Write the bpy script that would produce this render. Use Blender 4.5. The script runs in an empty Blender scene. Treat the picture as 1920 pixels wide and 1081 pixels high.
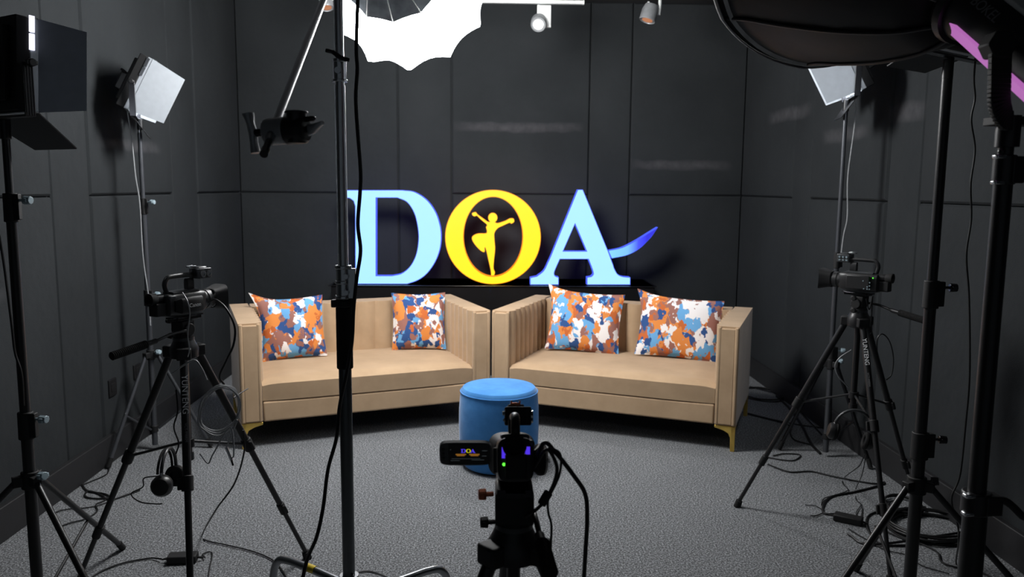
import bpy, math, random
from mathutils import Vector, Matrix
from mathutils.geometry import tessellate_polygon
random.seed(7)
S = bpy.context.scene
COL = S.collection
PI = math.pi
V = Vector

# ------------------------------------------------------------------ camera, world, exposure
CAM = V((0, 0, 1.6)); FPX = 1500.0; TILT, ROLL, YAW = .1269, .0080, -.0304
Zr = Matrix.Rotation(YAW, 3, 'Z')
_f = Zr @ V((0, math.cos(TILT), -math.sin(TILT))); _u = Zr @ V((0, math.sin(TILT), math.cos(TILT))); _x = Zr @ V((1, 0, 0))
cx_ = math.cos(ROLL) * _x + math.sin(ROLL) * _u
cu_ = -math.sin(ROLL) * _x + math.cos(ROLL) * _u
cam_d = bpy.data.cameras.new('camera'); cam = bpy.data.objects.new('camera', cam_d); COL.objects.link(cam)
m = Matrix.Identity(4)
for i in range(3):
    m[i][0], m[i][1], m[i][2], m[i][3] = cx_[i], cu_[i], -_f[i], CAM[i]
cam.matrix_world = m
cam_d.sensor_width = 36; cam_d.lens = FPX / 1920 * 36; cam_d.clip_start = .05
cam_d.dof.use_dof = True; cam_d.dof.focus_distance = 2.6; cam_d.dof.aperture_fstop = 5.0
S.camera = cam
w = bpy.data.worlds.new('world'); S.world = w; w.use_nodes = True
w.node_tree.nodes['Background'].inputs[0].default_value = (.6, .7, .8, 1)
w.node_tree.nodes['Background'].inputs[1].default_value = .07
S.view_settings.view_transform = 'Standard'; S.view_settings.look = 'None'
S.view_settings.gamma = 1; S.view_settings.use_curve_mapping = False
S.view_settings.exposure = 0.0
LANTERN_E, LED_E, LED_NEAR_E, SPOT_W = 58.0, 26.0, 16.0, 95.0

def ray(px, py):
    return _f + (px - 960) / FPX * cx_ - (py - 540.5) / FPX * cu_
def on(px, py, z=0.0):
    d = ray(px, py); return CAM + d * ((z - CAM.z) / d.z)
def at(px, py, y):
    d = ray(px, py); return CAM + d * (y / d.y)

# ------------------------------------------------------------------ materials
def lin(c):
    c = c / 255.0
    return c / 12.92 if c <= .04045 else ((c + .055) / 1.055) ** 2.4
def rgb(t): return (lin(t[0]), lin(t[1]), lin(t[2]), 1)
class NT:
    def __init__(s, name):
        s.m = bpy.data.materials.new(name); s.m.use_nodes = True
        s.t = s.m.node_tree; s.b = s.t.nodes['Principled BSDF']; s.tc = None
    def n(s, typ, **kw):
        nd = s.t.nodes.new(typ)
        for k, v in kw.items():
            if k.startswith('i_'): nd.inputs[k[2:].replace('_', ' ')].default_value = v
            else: setattr(nd, k, v)
        return nd
    def l(s, a, b): s.t.links.new(a, b)
    def obj(s):
        if s.tc is None: s.tc = s.n('ShaderNodeTexCoord')
        return s.tc.outputs['Object']
    def noise(s, scale, detail=2, rough=.5, vec=None):
        nd = s.n('ShaderNodeTexNoise'); nd.inputs['Scale'].default_value = scale
        nd.inputs['Detail'].default_value = detail; nd.inputs['Roughness'].default_value = rough
        s.l(vec or s.obj(), nd.inputs['Vector']); return nd.outputs['Fac']
    def mapping(s, scale, loc=(0, 0, 0)):
        nd = s.n('ShaderNodeMapping'); nd.inputs['Scale'].default_value = scale; nd.inputs['Location'].default_value = loc
        s.l(s.obj(), nd.inputs['Vector']); return nd.outputs['Vector']
    def ramp(s, fac, stops, interp='LINEAR'):
        nd = s.n('ShaderNodeValToRGB'); cr = nd.color_ramp; cr.interpolation = interp
        while len(cr.elements) < len(stops): cr.elements.new(.5)
        for e, (p, c) in zip(cr.elements, stops): e.position = p; e.color = c
        s.l(fac, nd.inputs['Fac']); return nd.outputs['Color']
    def math(s, op, a, b=None, clamp=False):
        nd = s.n('ShaderNodeMath', operation=op); nd.use_clamp = clamp
        for i, v in enumerate((a, b)):
            if v is None: continue
            if isinstance(v, (int, float)): nd.inputs[i].default_value = v
            else: s.l(v, nd.inputs[i])
        return nd.outputs[0]
    def mix(s, fac, a, b):
        nd = s.n('ShaderNodeMix', data_type='RGBA')
        for i, v in ((0, fac), (6, a), (7, b)):
            if isinstance(v, (tuple, float, int)): nd.inputs[i].default_value = v
            else: s.l(v, nd.inputs[i])
        return nd.outputs[2]
    def bump(s, h, strength=.3, dist=.002):
        nd = s.n('ShaderNodeBump'); nd.inputs['Strength'].default_value = strength; nd.inputs['Distance'].default_value = dist
        s.l(h, nd.inputs['Height']); s.l(nd.outputs['Normal'], s.b.inputs['Normal'])

def M(name, col, rough=.5, metal=0., var=.12, ns=30, bump=0., bs=300, spec=.5, sheen=0., coat=0.):
    k = NT(name); c = rgb(col)
    lo = tuple(x * (1 - var) for x in c[:3]) + (1,); hi = tuple(min(1, x * (1 + var)) for x in c[:3]) + (1,)
    k.l(k.ramp(k.noise(ns, 3), [(.3, lo), (.7, hi)]), k.b.inputs['Base Color'])
    k.b.inputs['Roughness'].default_value = rough; k.b.inputs['Metallic'].default_value = metal
    k.b.inputs['Specular IOR Level'].default_value = spec
    if sheen: k.b.inputs['Sheen Weight'].default_value = sheen; k.b.inputs['Sheen Roughness'].default_value = .4
    if coat: k.b.inputs['Coat Weight'].default_value = coat
    if bump: k.bump(k.noise(bs, 2), bump)
    return k.m
def EM(name, col, strength, base=(20, 20, 20)):
    k = NT(name); k.b.inputs['Base Color'].default_value = rgb(base)
    e = rgb(col); k.b.inputs['Emission Color'].default_value = e; k.b.inputs['Emission Strength'].default_value = strength
    v = k.noise(9, 1); k.l(k.ramp(v, [(0, tuple(x * .96 for x in e[:3]) + (1,)), (1, e)]), k.b.inputs['Emission Color'])
    k.b.inputs['Roughness'].default_value = .6
    return k.m

def wall_material(name, streaks, axis):
    k = NT(name)
    base = k.ramp(k.noise(1.3, 4, .6), [(.3, rgb((41, 44, 46))), (.7, rgb((51, 54, 56)))])
    weave = k.noise(260, 2)
    base = k.mix(k.math('MULTIPLY', weave, .5), base, rgb((31, 33, 34)))
    sep = k.n('ShaderNodeSeparateXYZ'); k.l(k.obj(), sep.inputs[0])
    tot = None
    wob = k.noise(5, 3)
    for (a0, a1, z, h) in streaks:        # pale dusty scuffs on the cloth
        zz = k.math('ADD', sep.outputs[2], k.math('MULTIPLY', k.math('SUBTRACT', wob, .5), .06))
        dz = k.math('DIVIDE', k.math('SUBTRACT', zz, z), h)
        g = k.math('SUBTRACT', 1., k.math('MULTIPLY', dz, dz), True)
        u = k.math('DIVIDE', k.math('SUBTRACT', sep.outputs[axis], (a0 + a1) / 2), abs(a1 - a0) / 2)
        u2 = k.math('MULTIPLY', u, u); gu = k.math('SUBTRACT', 1., k.math('MULTIPLY', u2, u2), True)
        r = k.math('MULTIPLY', k.math('MULTIPLY', g, gu), k.math('MULTIPLY', k.noise(14, 3), 1.0))
        tot = r if tot is None else k.math('MAXIMUM', tot, r)
    if tot is not None: base = k.mix(k.math('MULTIPLY', tot, .34), base, rgb((120, 116, 120)))
    k.l(base, k.b.inputs['Base Color']); k.b.inputs['Roughness'].default_value = .92
    k.b.inputs['Specular IOR Level'].default_value = .2
    big = k.noise(3.5, 3, .6)
    h = k.math('ADD', k.math('MULTIPLY', big, 6.), k.math('MULTIPLY', weave, .5)); k.bump(h, .5, .004)
    return k.m
def carpet_material():
    k = NT('carpet')
    f = k.noise(125, 3, .75); c = k.noise(3, 3)
    col = k.ramp(f, [(.36, rgb((60, 61, 63))), (.5, rgb((111, 113, 115))), (.62, rgb((182, 185, 188)))])
    col = k.mix(k.math('MULTIPLY', c, .22), col, rgb((78, 78, 80)))
    k.l(col, k.b.inputs['Base Color']); k.b.inputs['Roughness'].default_value = .95; k.b.inputs['Specular IOR Level'].default_value = .15
    k.bump(f, .8, .006); return k.m
def velvet(name, c0, c1, ns=5):
    k = NT(name)
    v = k.noise(ns, 4, .6)
    k.l(k.ramp(v, [(.3, rgb(c0)), (.7, rgb(c1))]), k.b.inputs['Base Color'])
    k.b.inputs['Roughness'].default_value = .8; k.b.inputs['Sheen Weight'].default_value = .35; k.b.inputs['Sheen Roughness'].default_value = .35
    k.b.inputs['Specular IOR Level'].default_value = .2
    k.bump(k.noise(420, 2), .15, .001); return k.m
def brush_fabric(name, off):
    k = NT(name)
    mp = k.mapping((15, 15, 11), off)
    nz = k.n('ShaderNodeTexNoise'); nz.inputs['Scale'].default_value = 1.6; nz.inputs['Detail'].default_value = 4; k.l(mp, nz.inputs['Vector'])
    add = k.n('ShaderNodeVectorMath', operation='MULTIPLY_ADD'); k.l(nz.outputs['Color'], add.inputs[0]); add.inputs[1].default_value = (1.5, 1.5, 1.5); k.l(mp, add.inputs[2])
    vo = k.n('ShaderNodeTexVoronoi'); vo.inputs['Scale'].default_value = 1.0; vo.inputs['Randomness'].default_value = 1; k.l(add.outputs[0], vo.inputs['Vector'])
    sp = k.n('ShaderNodeSeparateColor'); k.l(vo.outputs['Color'], sp.inputs[0])
    W_, O_, B_, L_, N_ = rgb((243, 238, 236)), rgb((226, 140, 70)), rgb((158, 108, 96)), rgb((108, 170, 220)), rgb((50, 84, 140))
    c1 = k.ramp(sp.outputs[0], [(0, W_), (.22, O_), (.42, B_), (.58, L_), (.74, N_), (.87, O_)], 'CONSTANT')
    mp2 = k.mapping((25, 25, 17), (off[0] + 4, off[1] + 2, off[2] + 9))
    add2 = k.n('ShaderNodeVectorMath', operation='MULTIPLY_ADD'); k.l(nz.outputs['Color'], add2.inputs[0]); add2.inputs[1].default_value = (2.2, 2.2, 2.2); k.l(mp2, add2.inputs[2])
    vo2 = k.n('ShaderNodeTexVoronoi'); vo2.inputs['Scale'].default_value = 1.0; k.l(add2.outputs[0], vo2.inputs['Vector'])
    sp2 = k.n('ShaderNodeSeparateColor'); k.l(vo2.outputs['Color'], sp2.inputs[0])
    c2 = k.ramp(sp2.outputs[0], [(0, W_), (.24, B_), (.47, N_), (.65, L_), (.8, rgb((200, 106, 54)))], 'CONSTANT')
    pick = k.math('GREATER_THAN', sp2.outputs[1], .62)
    k.l(k.mix(pick, c1, c2), k.b.inputs['Base Color']); k.b.inputs['Roughness'].default_value = .8; k.b.inputs['Specular IOR Level'].default_value = .25
    k.bump(k.noise(500, 2), .15, .001); return k.m

mt_black = M('black_paint', (28, 28, 29), .38, spec=.5)
mt_matte = M('matte_black', (14, 14, 15), .65)
mt_plast = M('camera_plastic', (34, 34, 35), .42, bump=.1, bs=900)
mt_greyp = M('grey_plastic', (62, 64, 66), .4)
mt_rubber = M('rubber', (12, 12, 12), .8)
mt_chrome = M('chrome', (205, 207, 210), .24, 1., var=.03)
mt_pole = M('brushed_chrome', (222, 224, 228), .33, 1., var=.03)
_nt = mt_pole.node_tree; _b = _nt.nodes['Principled BSDF']; _b.inputs['Anisotropic'].default_value = .9; _b.inputs['Anisotropic Rotation'].default_value = .25
_t = _nt.nodes.new('ShaderNodeTangent'); _t.direction_type = 'RADIAL'; _t.axis = 'Z'; _nt.links.new(_t.outputs[0], _b.inputs['Tangent'])
mt_satin = M('satin_steel', (150, 153, 156), .3, 1., var=.05)
mt_darksteel = M('dark_steel', (62, 62, 64), .25, 1., var=.05)
mt_column = M('grey_steel_tube', (104, 108, 110), .3, .9, var=.05)
mt_greysteel = M('pale_grey_tube', (86, 88, 92), .35, .6, var=.05)
mt_cast = M('cast_metal', (156, 158, 160), .34, .3, bump=.1, bs=400)
mt_knob = M('grey_knob', (150, 168, 176), .45, .1)
mt_brass = M('brass', (226, 190, 98), .32, .65, var=.06)
mt_foam = M('foam_grip', (16, 16, 16), .95, bump=.4, bs=700)
mt_cable = M('cable_rubber', (14, 14, 15), .5)
mt_cablegrey = M('grey_cable', (150, 152, 154), .45)
mt_cloth = M('softbox_cloth', (12, 12, 13), .55, bump=.5, bs=12, sheen=.1)
mt_lip = M('grey_lip', (150, 150, 152), .6)
mt_door = M('door_metal', (190, 196, 202), .4, .3, var=.04)
mt_dooroff = M('door_grey', (168, 174, 184), .42, .6, var=.05)
mt_white = M('white_paint', (205, 207, 205), .4)
mt_spotgrey = M('spot_housing_grey', (128, 130, 132), .4, .2)
mt_plinth = M('plinth_black', (20, 20, 22), .28, coat=.3)
mt_ceil = M('ceiling_black', (38, 39, 41), .9)
mt_base = M('baseboard_black', (30, 30, 32), .6)
mt_print = M('white_print', (250, 250, 250), .6)
mt_printdim = M('grey_print', (130, 130, 132), .6)
mt_yellow = M('yellow_tape', (226, 196, 40), .5)
mt_lens = M('lens_glass', (8, 8, 14), .05, coat=1.)
mt_copper = M('copper_metal', (190, 110, 80), .35, .8)
mt_silver = M('silver_lining', (150, 154, 158), .45, .7, ns=14, var=.3)
mt_sofa = velvet('sofa_velvet', (176, 148, 117), (192, 163, 131))
mt_pouf = velvet('pouf_velvet', (60, 124, 190), (84, 152, 218), 7)
mt_wall_b = wall_material('wall_cloth_back', [(-.32, .86, 2.12, .05), (1.26, 2.2, 1.80, .05)], 0)
mt_wall_l = wall_material('wall_cloth_left', [(3.0, 3.7, 1.1, .04), (4.6, 5.5, 1.83, .04)], 1)
mt_wall_r = wall_material('wall_cloth_right', [(5.7, 6.6, 2.16, .06), (4.2, 4.6, 2.02, .06), (4.8, 5.5, 1.95, .05)], 1)
mt_carpet = carpet_material()
mt_globe = EM('glowing_diffuser', (255, 255, 255), LANTERN_E, (230, 230, 230))
mt_led = EM('led_face', (240, 246, 255), LED_E)
mt_lednear = EM('led_face_near', (240, 246, 255), LED_NEAR_E)
mt_leak = EM('led_leak_glow', (235, 235, 255), 1.6)  # emission stands in for light leaking past the panel edge
mt_spotl = EM('spot_lens', (255, 252, 245), 6)
mt_spotw = EM('spot_lens_warm', (255, 170, 120), .5)
mt_blueface = EM('blue_acrylic_face', (140, 191, 255), 1.75)
mt_blueside = EM('blue_acrylic_side', (74, 96, 255), 1.15)
mt_yelface = EM('yellow_acrylic_face', (255, 222, 0), 1.3)
mt_yelside = EM('amber_acrylic_side', (255, 140, 0), 1.0)
mt_pink = EM('violet_light_strip', (206, 122, 206), .7)
mt_green = EM('green_diode', (90, 255, 60), 2.0)
mt_violet = EM('violet_display', (90, 60, 255), .8)
mt_scr = M('screen_glass', (22, 24, 28), .25)
mt_scrblue = EM('screen_blue', (90, 70, 255), .8)
mt_scryel = EM('screen_yellow', (225, 225, 20), .8)
mt_scrtan = EM('screen_tan', (190, 130, 50), .45)
mt_scrgrey = EM('screen_grey', (110, 120, 125), .25)
def fade_blue():
    k = NT('blue_acrylic_fading'); k.b.inputs['Base Color'].default_value = rgb((20, 20, 60))
    sep = k.n('ShaderNodeSeparateXYZ'); k.l(k.obj(), sep.inputs[0])
    t = k.math('DIVIDE', k.math('SUBTRACT', sep.outputs[0], .2), .36, True)   # the diodes thin out towards the tip
    k.l(k.ramp(t, [(0, rgb((126, 200, 255))), (.55, rgb((112, 176, 255))), (.8, rgb((62, 72, 255))), (1, rgb((40, 40, 200)))]), k.b.inputs['Emission Color'])
    k.b.inputs['Emission Strength'].default_value = 1.35
    return k.m
mt_bluefade = fade_blue()

# ------------------------------------------------------------------ geometry helpers
ORG = {}
def tag(o, label=None, cat=None, group=None, kind=None):
    if label: o['label'] = label
    if cat: o['category'] = cat
    if group: o['group'] = group
    if kind: o['kind'] = kind
    return o
def thing(name, label, cat, loc=(0, 0, 0), rotz=0, group=None, local=False):
    o = bpy.data.objects.new(name, None); COL.objects.link(o); o.empty_display_size = .05
    o.location = loc; o.rotation_euler = (0, 0, rotz)
    ORG[o.name] = V((0, 0, 0)) if local else V(loc)
    return tag(o, label, cat, group)
def basis(d, up=(0, 0, 1)):
    y = V(d).normalized(); x = y.cross(V(up))
    x = x.normalized() if x.length > 1e-5 else V((1, 0, 0)); z = x.cross(y)
    return Matrix((x, y, z)).transposed()
def spline(pts, k=8):
    pts = [V(p) for p in pts]
    if len(pts) < 3: return pts
    out = []; P = [pts[0] * 2 - pts[1]] + pts + [pts[-1] * 2 - pts[-2]]
    for i in range(1, len(P) - 2):
        a, b, c, d = P[i - 1:i + 3]
        for j in range(k):
            t = j / k
            out.append(.5 * ((2 * b) + (c - a) * t + (2 * a - 5 * b + 4 * c - d) * t * t + (3 * b - a - 3 * c + d) * t ** 3))
    return out + [pts[-1]]
class MB:
    def __init__(s): s.v = []; s.f = []
    def add(s, vs, fs):
        o = len(s.v); s.v += [V(p) for p in vs]; s.f += [tuple(i + o for i in f) for f in fs]; return s
    def box(s, c, size, R=None):
        h = [x / 2 for x in size]; c = V(c); vs = []
        for sx in (-1, 1):
            for sy in (-1, 1):
                for sz in (-1, 1):
                    p = V((sx * h[0], sy * h[1], sz * h[2])); vs.append(c + (R @ p if R else p))
        return s.add(vs, [(0, 1, 3, 2), (4, 6, 7, 5), (0, 4, 5, 1), (2, 3, 7, 6), (0, 2, 6, 4), (1, 5, 7, 3)])
    def cyl(s, a, b, r0, r1=None, n=18):
        r1 = r0 if r1 is None else r1
        return s.tube([a, b], [r0, r1], n)
    def tube(s, pts, r, n=10, closed=False):
        pts = [V(p) for p in pts]; N = len(pts)
        rs = r if isinstance(r, (list, tuple)) else [r] * N
        tg = []
        for i in range(N):
            if closed: t = pts[(i + 1) % N] - pts[i - 1]
            else: t = pts[min(i + 1, N - 1)] - pts[max(i - 1, 0)]
            tg.append(t.normalized() if t.length > 1e-9 else V((0, 0, 1)))
        ref = V((0, 0, 1)) if abs(tg[0].z) < .9 else V((1, 0, 0))
        u = tg[0].cross(ref).normalized(); vs = []
        for i in range(N):
            u = (u - tg[i] * u.dot(tg[i])); u = u.normalized() if u.length > 1e-6 else tg[i].orthogonal().normalized()
            w_ = tg[i].cross(u)
            for j in range(n):
                a = 2 * PI * j / n; vs.append(pts[i] + (u * math.cos(a) + w_ * math.sin(a)) * rs[i])
        fs = []
        for i in range(N if closed else N - 1):
            k = (i + 1) % N
            for j in range(n):
                fs.append((i * n + j, i * n + (j + 1) % n, k * n + (j + 1) % n, k * n + j))
        if not closed: fs += [tuple(range(n - 1, -1, -1)), tuple(range((N - 1) * n, N * n))]
        return s.add(vs, fs)
    def lathe(s, prof, o=(0, 0, 0), R=None, n=32, close=True):       # prof of (r, h) along local z
        vs = []; o = V(o)
        for (r, h) in prof:
            for j in range(n):
                a = 2 * PI * j / n; p = V((r * math.cos(a), r * math.sin(a), h)); vs.append(o + (R @ p if R else p))
        fs = []
        for i in range(len(prof) - 1):
            for j in range(n): fs.append((i * n + j, i * n + (j + 1) % n, (i + 1) * n + (j + 1) % n, (i + 1) * n + j))
        if close: fs += [tuple(range(n - 1, -1, -1)), tuple(range((len(prof) - 1) * n, len(prof) * n))]
        return s.add(vs, fs)
    def loft(s, st, o=(0, 0, 0), R=None, n=24, e=.5, cap=True):       # st of (y, cx, cz, hw, hh)
        vs = []; o = V(o)
        for t in st:
            y, cx, cz, hw, hh = t[:5]; ee = t[5] if len(t) > 5 else e
            for j in range(n):
                a = 2 * PI * j / n; c_, s_ = math.cos(a), math.sin(a)
                p = V((cx + hw * math.copysign(abs(c_) ** ee, c_), y, cz + hh * math.copysign(abs(s_) ** ee, s_)))
                vs.append(o + (R @ p if R else p))
        fs = []
        for i in range(len(st) - 1):
            for j in range(n): fs.append((i * n + j, (i + 1) * n + j, (i + 1) * n + (j + 1) % n, i * n + (j + 1) % n))
        if cap: fs += [tuple(range(n)), tuple(range(len(st) * n - 1, (len(st) - 1) * n - 1, -1))]
        return s.add(vs, fs)
    def prism(s, loops, z0, z1, F=None, caps=True, sides=True):      # loops of 2-D points (outer, holes...); F maps (x, y, z) to a point
        F = F or (lambda x, y, z: V((x, y, z)))
        fl = [p for L in loops for p in L]; n = len(fl)
        vs = [F(p[0], p[1], z0) for p in fl] + [F(p[0], p[1], z1) for p in fl]; fs = []
        if caps:
            for t in tessellate_polygon([[V((p[0], p[1], 0)) for p in L] for L in loops]):
                fs.append(tuple(t)); fs.append(tuple(i + n for i in reversed(t)))
        if sides:
            k = 0
            for L in loops:
                q = len(L)
                for i in range(q): a, b = k + i, k + (i + 1) % q; fs.append((a, b, b + n, a + n))
                k += q
        return s.add(vs, fs)
    def sphere(s, c, r, n=16, sc=(1, 1, 1), R=None):
        prof = [(max(1e-4, math.sin(PI * i / n)) * r, -math.cos(PI * i / n) * r) for i in range(n + 1)]
        k = MB().lathe(prof, n=n * 2); c = V(c)
        return s.add([c + ((R @ V((p.x * sc[0], p.y * sc[1], p.z * sc[2]))) if R else V((p.x * sc[0], p.y * sc[1], p.z * sc[2]))) for p in k.v], k.f)
    def build(s, name, mat, parent=None, bevel=0, seg=2, ang=35, sub=0, org=None, solid=0):
        me = bpy.data.meshes.new(name); off = V((0, 0, 0))
        if parent: off = ORG[parent.name]
        elif org is not None: off = V(org)
        me.from_pydata([p - off for p in s.v], [], s.f); me.update()
        me.polygons.foreach_set('use_smooth', [True] * len(me.polygons)); 
        try: me.set_sharp_from_angle(angle=math.radians(ang))
        except Exception: pass
        o = bpy.data.objects.new(name, me); COL.objects.link(o)
        if mat: me.materials.append(mat)
        if parent: o.parent = parent
        elif org is not None: o.location = org
        ORG[o.name] = off
        if solid:
            md = o.modifiers.new('solid', 'SOLIDIFY'); md.thickness = solid; md.offset = 0
        if bevel:
            md = o.modifiers.new('bevel', 'BEVEL'); md.width = bevel; md.segments = seg; md.limit_method = 'ANGLE'; md.angle_limit = math.radians(50)
        if sub:
            md = o.modifiers.new('sub', 'SUBSURF'); md.levels = sub; md.render_levels = sub
        # outward normals
        import bmesh
        bm = bmesh.new(); bm.from_mesh(me); bmesh.ops.recalc_face_normals(bm, faces=bm.faces); bm.to_mesh(me); bm.free()
        return o
def lettering(name, txt, size, pos, xdir, ydir, mat, parent, align='CENTER'):
    cu = bpy.data.curves.new('txt', 'FONT'); cu.body = txt; cu.size = size; cu.align_x = align; cu.align_y = 'CENTER'; cu.extrude = .0003
    t = bpy.data.objects.new('txt', cu); COL.objects.link(t)
    dg = bpy.context.evaluated_depsgraph_get(); me = bpy.data.meshes.new_from_object(t.evaluated_get(dg))
    bpy.data.objects.remove(t)
    x = V(xdir).normalized(); z = x.cross(V(ydir)).normalized(); y = z.cross(x)
    k = MB(); k.v = [V(pos) + x * v.co.x + y * v.co.y + z * v.co.z for v in me.vertices]; k.f = [tuple(p.vertices) for p in me.polygons]
    return k.build(name, mat, parent)
def cable(label, pts, r=.004, mat=None, k=8, name='cable', cat='cable', group=None):
    P = spline(pts, k); o = MB().tube(P, r, 8).build(name, mat or mt_cable, None, org=P[0])
    return tag(o, label, cat, group)
def flo(lst, z=.006): return [on(a, b, z) for a, b in lst]

# ------------------------------------------------------------------ room
XL, XR, YB, YF, ZC = -2.2, 2.29, 7.2154, -1.6, 3.2
def struct(mb, name, mat, **kw):
    o = mb.build(name, mat, None, **kw); o['kind'] = 'structure'; return o
struct(MB().box(((XL + XR) / 2, (YB + YF) / 2, -.05), (XR - XL + .2, YB - YF + .2, .1)), 'floor', mt_carpet)
struct(MB().box(((XL + XR) / 2, (YB + YF) / 2, ZC + .05), (XR - XL + .2, YB - YF + .2, .1)), 'ceiling', mt_ceil)
def padded(edges, F, zs, wide):
    k = MB()
    for (a, b), wd in zip(zip(edges, edges[1:]), wide):
        cuts = [0, 1.53, ZC] if wd else [0, ZC]
        for z0, z1 in zip(cuts, cuts[1:]):
            g = .003; t = .022 if wd else .017; e = .011
            q = [(a + g, z0 + g), (b - g, z0 + g), (b - g, z1 - g), (a + g, z1 - g)]
            q2 = [(a + g + e, z0 + g + e), (b - g - e, z0 + g + e), (b - g - e, z1 - g - e), (a + g + e, z1 - g - e)]
            q3 = [(a + g + 3 * e, z0 + g + 3 * e), (b - g - 3 * e, z0 + g + 3 * e), (b - g - 3 * e, z1 - g - 3 * e), (a + g + 3 * e, z1 - g - 3 * e)]
            vs = [F(x, z, -.01) for x, z in q] + [F(x, z, t * .3) for x, z in q] + [F(x, z, t * .85) for x, z in q2] + [F(x, z, t) for x, z in q3]
            fs = [(12, 13, 14, 15)]
            for L in (0, 4, 8):
                for i in range(4): fs.append((L + i, L + (i + 1) % 4, L + 4 + (i + 1) % 4, L + 4 + i))
            k.add(vs, fs)
    return k
T0 = .012
k = padded([XL, -.799, -.325, .895, 1.266, XR], lambda u, z, d: V((u, YB + T0 - d, z)), None, [1, 0, 1, 0, 1])
k.box(((XL + XR) / 2, YB + .07, ZC / 2), (XR - XL + .2, .1, ZC)); struct(k, 'wall_back', mt_wall_b, ang=25)
k = padded([YF, -.2, .97, 1.37, 2.54, 2.94, 4.1175, 4.5134, 5.6785, 6.163, YB], lambda u, z, d: V((XL - T0 + d, u, z)), None, [1, 1, 0, 1, 0, 1, 0, 1, 0, 1])
k.box((XL - .07, (YB + YF) / 2, ZC / 2), (.1, YB - YF + .2, ZC)); struct(k, 'wall_left', mt_wall_l, ang=25)
k = padded([YF, -.5, .5, .9, 2.07, 2.47, 3.04, 4.2073, 4.5577, 5.6643, 6.0065, YB], lambda u, z, d: V((XR + T0 - d, u, z)), None, [1, 1, 0, 1, 0, 0, 1, 0, 1, 0, 1])
k.box((XR + .07, (YB + YF) / 2, ZC / 2), (.1, YB - YF + .2, ZC)); struct(k, 'wall_right', mt_wall_r, ang=25)
struct(MB().box((XL + .022, (YB + YF) / 2, .08), (.03, YB - YF, .16)), 'baseboard_left', mt_base, bevel=.004)
struct(MB().box((XR - .022, (YB + YF) / 2, .08), (.03, YB - YF, .16)), 'baseboard_right', mt_base, bevel=.004)
struct(MB().box(((XL + XR) / 2, YB - .022, .08), (XR - XL - .08, .03, .16)), 'baseboard_back', mt_base, bevel=.004)
for (y, z, h, lb) in ((4.62, .42, .1, 'black wall socket with open cover on the left wall, lower of the two'), (4.95, .44, .09, 'small black wall socket on the left wall, nearer the corner')):
    o = thing('wall_socket', lb, 'wall socket', (XL + .013, y, z))
    MB().box((XL + .014, y, z), (.012, .09, h)).build('cover_plate', mt_black, o, bevel=.003)
    MB().box((XL + .021, y, z), (.004, .045, .05)).build('outlet', mt_matte, o, bevel=.001)

# ------------------------------------------------------------------ ceiling track lights
def track(x0, x1, y, z, label):
    o = thing('track_rail', label, 'light track', ((x0 + x1) / 2, y, z), group=None)
    MB().box(((x0 + x1) / 2, y, z), (x1 - x0, .035, .026)).build('rail', mt_white, o, bevel=.003)
    for x in (x0, x1): MB().box((x, y, z), (.012, .04, .03)).build('end_cap', mt_white, o, bevel=.003)
    n = 3
    for i in range(n):
        x = x0 + (x1 - x0) * (i + .5) / n
        MB().cyl((x, y, z + .01), (x, y, ZC), .008, n=10).build('hanger', mt_white, o)
ty = 6.2
a = at(600, 4, ty); b = at(1094, 5, ty); track(a.x, b.x, ty, b.z, 'white ceiling track rail carrying the lit round spotlight')
a = at(1186, 0, ty); b = at(1440, 0, ty); track(a.x, b.x, ty, 3.06, 'white ceiling track rail carrying the warm tinted spotlight, nearer the right wall')
def spot(px, py, py_top, d, label, lensm, r=.058, plate=None):
    c = at(px, py, ty); t = at(px, py_top, ty); o = thing('track_spotlight', label, 'spotlight', t, group='spotlights on the ceiling track')
    d = V(d).normalized(); R = basis(d) @ Matrix.Rotation(-PI / 2, 3, 'X')
    MB().lathe([(.012, -.075), (r * .8, -.07), (r, -.03), (r, .045), (r * .94, .05), (r * .9, .044)], c, R, 28).build('lamp_housing', mt_spotgrey, o)
    MB().lathe([(.002, .035), (r * .62, .035), (r * .64, .047), (r * .002, .049)], c, R, 28, close=False).build('lens', lensm, o)
    MB().cyl(c + V((0, .02, .02)), t + V((0, .02, 0)), .009, n=10).build('stem', mt_white, o)
    if plate:
        q = [at(x, y, ty + .03) for x, y in plate]
        MB().box((sum(q, V()) / 4), (abs(q[1].x - q[0].x), .03, abs(q[2].z - q[0].z))).build('driver_box', mt_white, o, bevel=.004)
    return c
c1 = spot(1010, 42, 8, (-.1, -.85, -.5), 'lit white spotlight with round bright lens and square driver box', mt_spotl, plate=[(1007, 10), (1033, 10), (1033, 52), (1007, 52)])
spot(1217, 27, 2, (-.3, -.1, -1), 'white spotlight with warm orange lens, hanging right of the lit one', mt_spotw, .062)
spot(612, 4, -14, (.2, -.3, -1), 'white spotlight half hidden behind the slanted steel boom', mt_spotw, .05)
cable('thin white cord hanging beside the warm tinted spotlight', [at(1238, -8, ty), at(1237, 12, ty), at(1235, 28, ty)], .012, mt_white)
ld = bpy.data.lights.new('spot_light', 'SPOT'); ld.energy = SPOT_W; ld.spot_size = 1.75; ld.spot_blend = .7; ld.shadow_soft_size = .03
lo = bpy.data.objects.new('spot_light', ld); COL.objects.link(lo); lo.location = c1 + V((-.1, -.85, -.5)).normalized() * .08
lo.rotation_euler = V((-.1, -.85, -.5)).to_track_quat('-Z', 'Y').to_euler()

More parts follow.
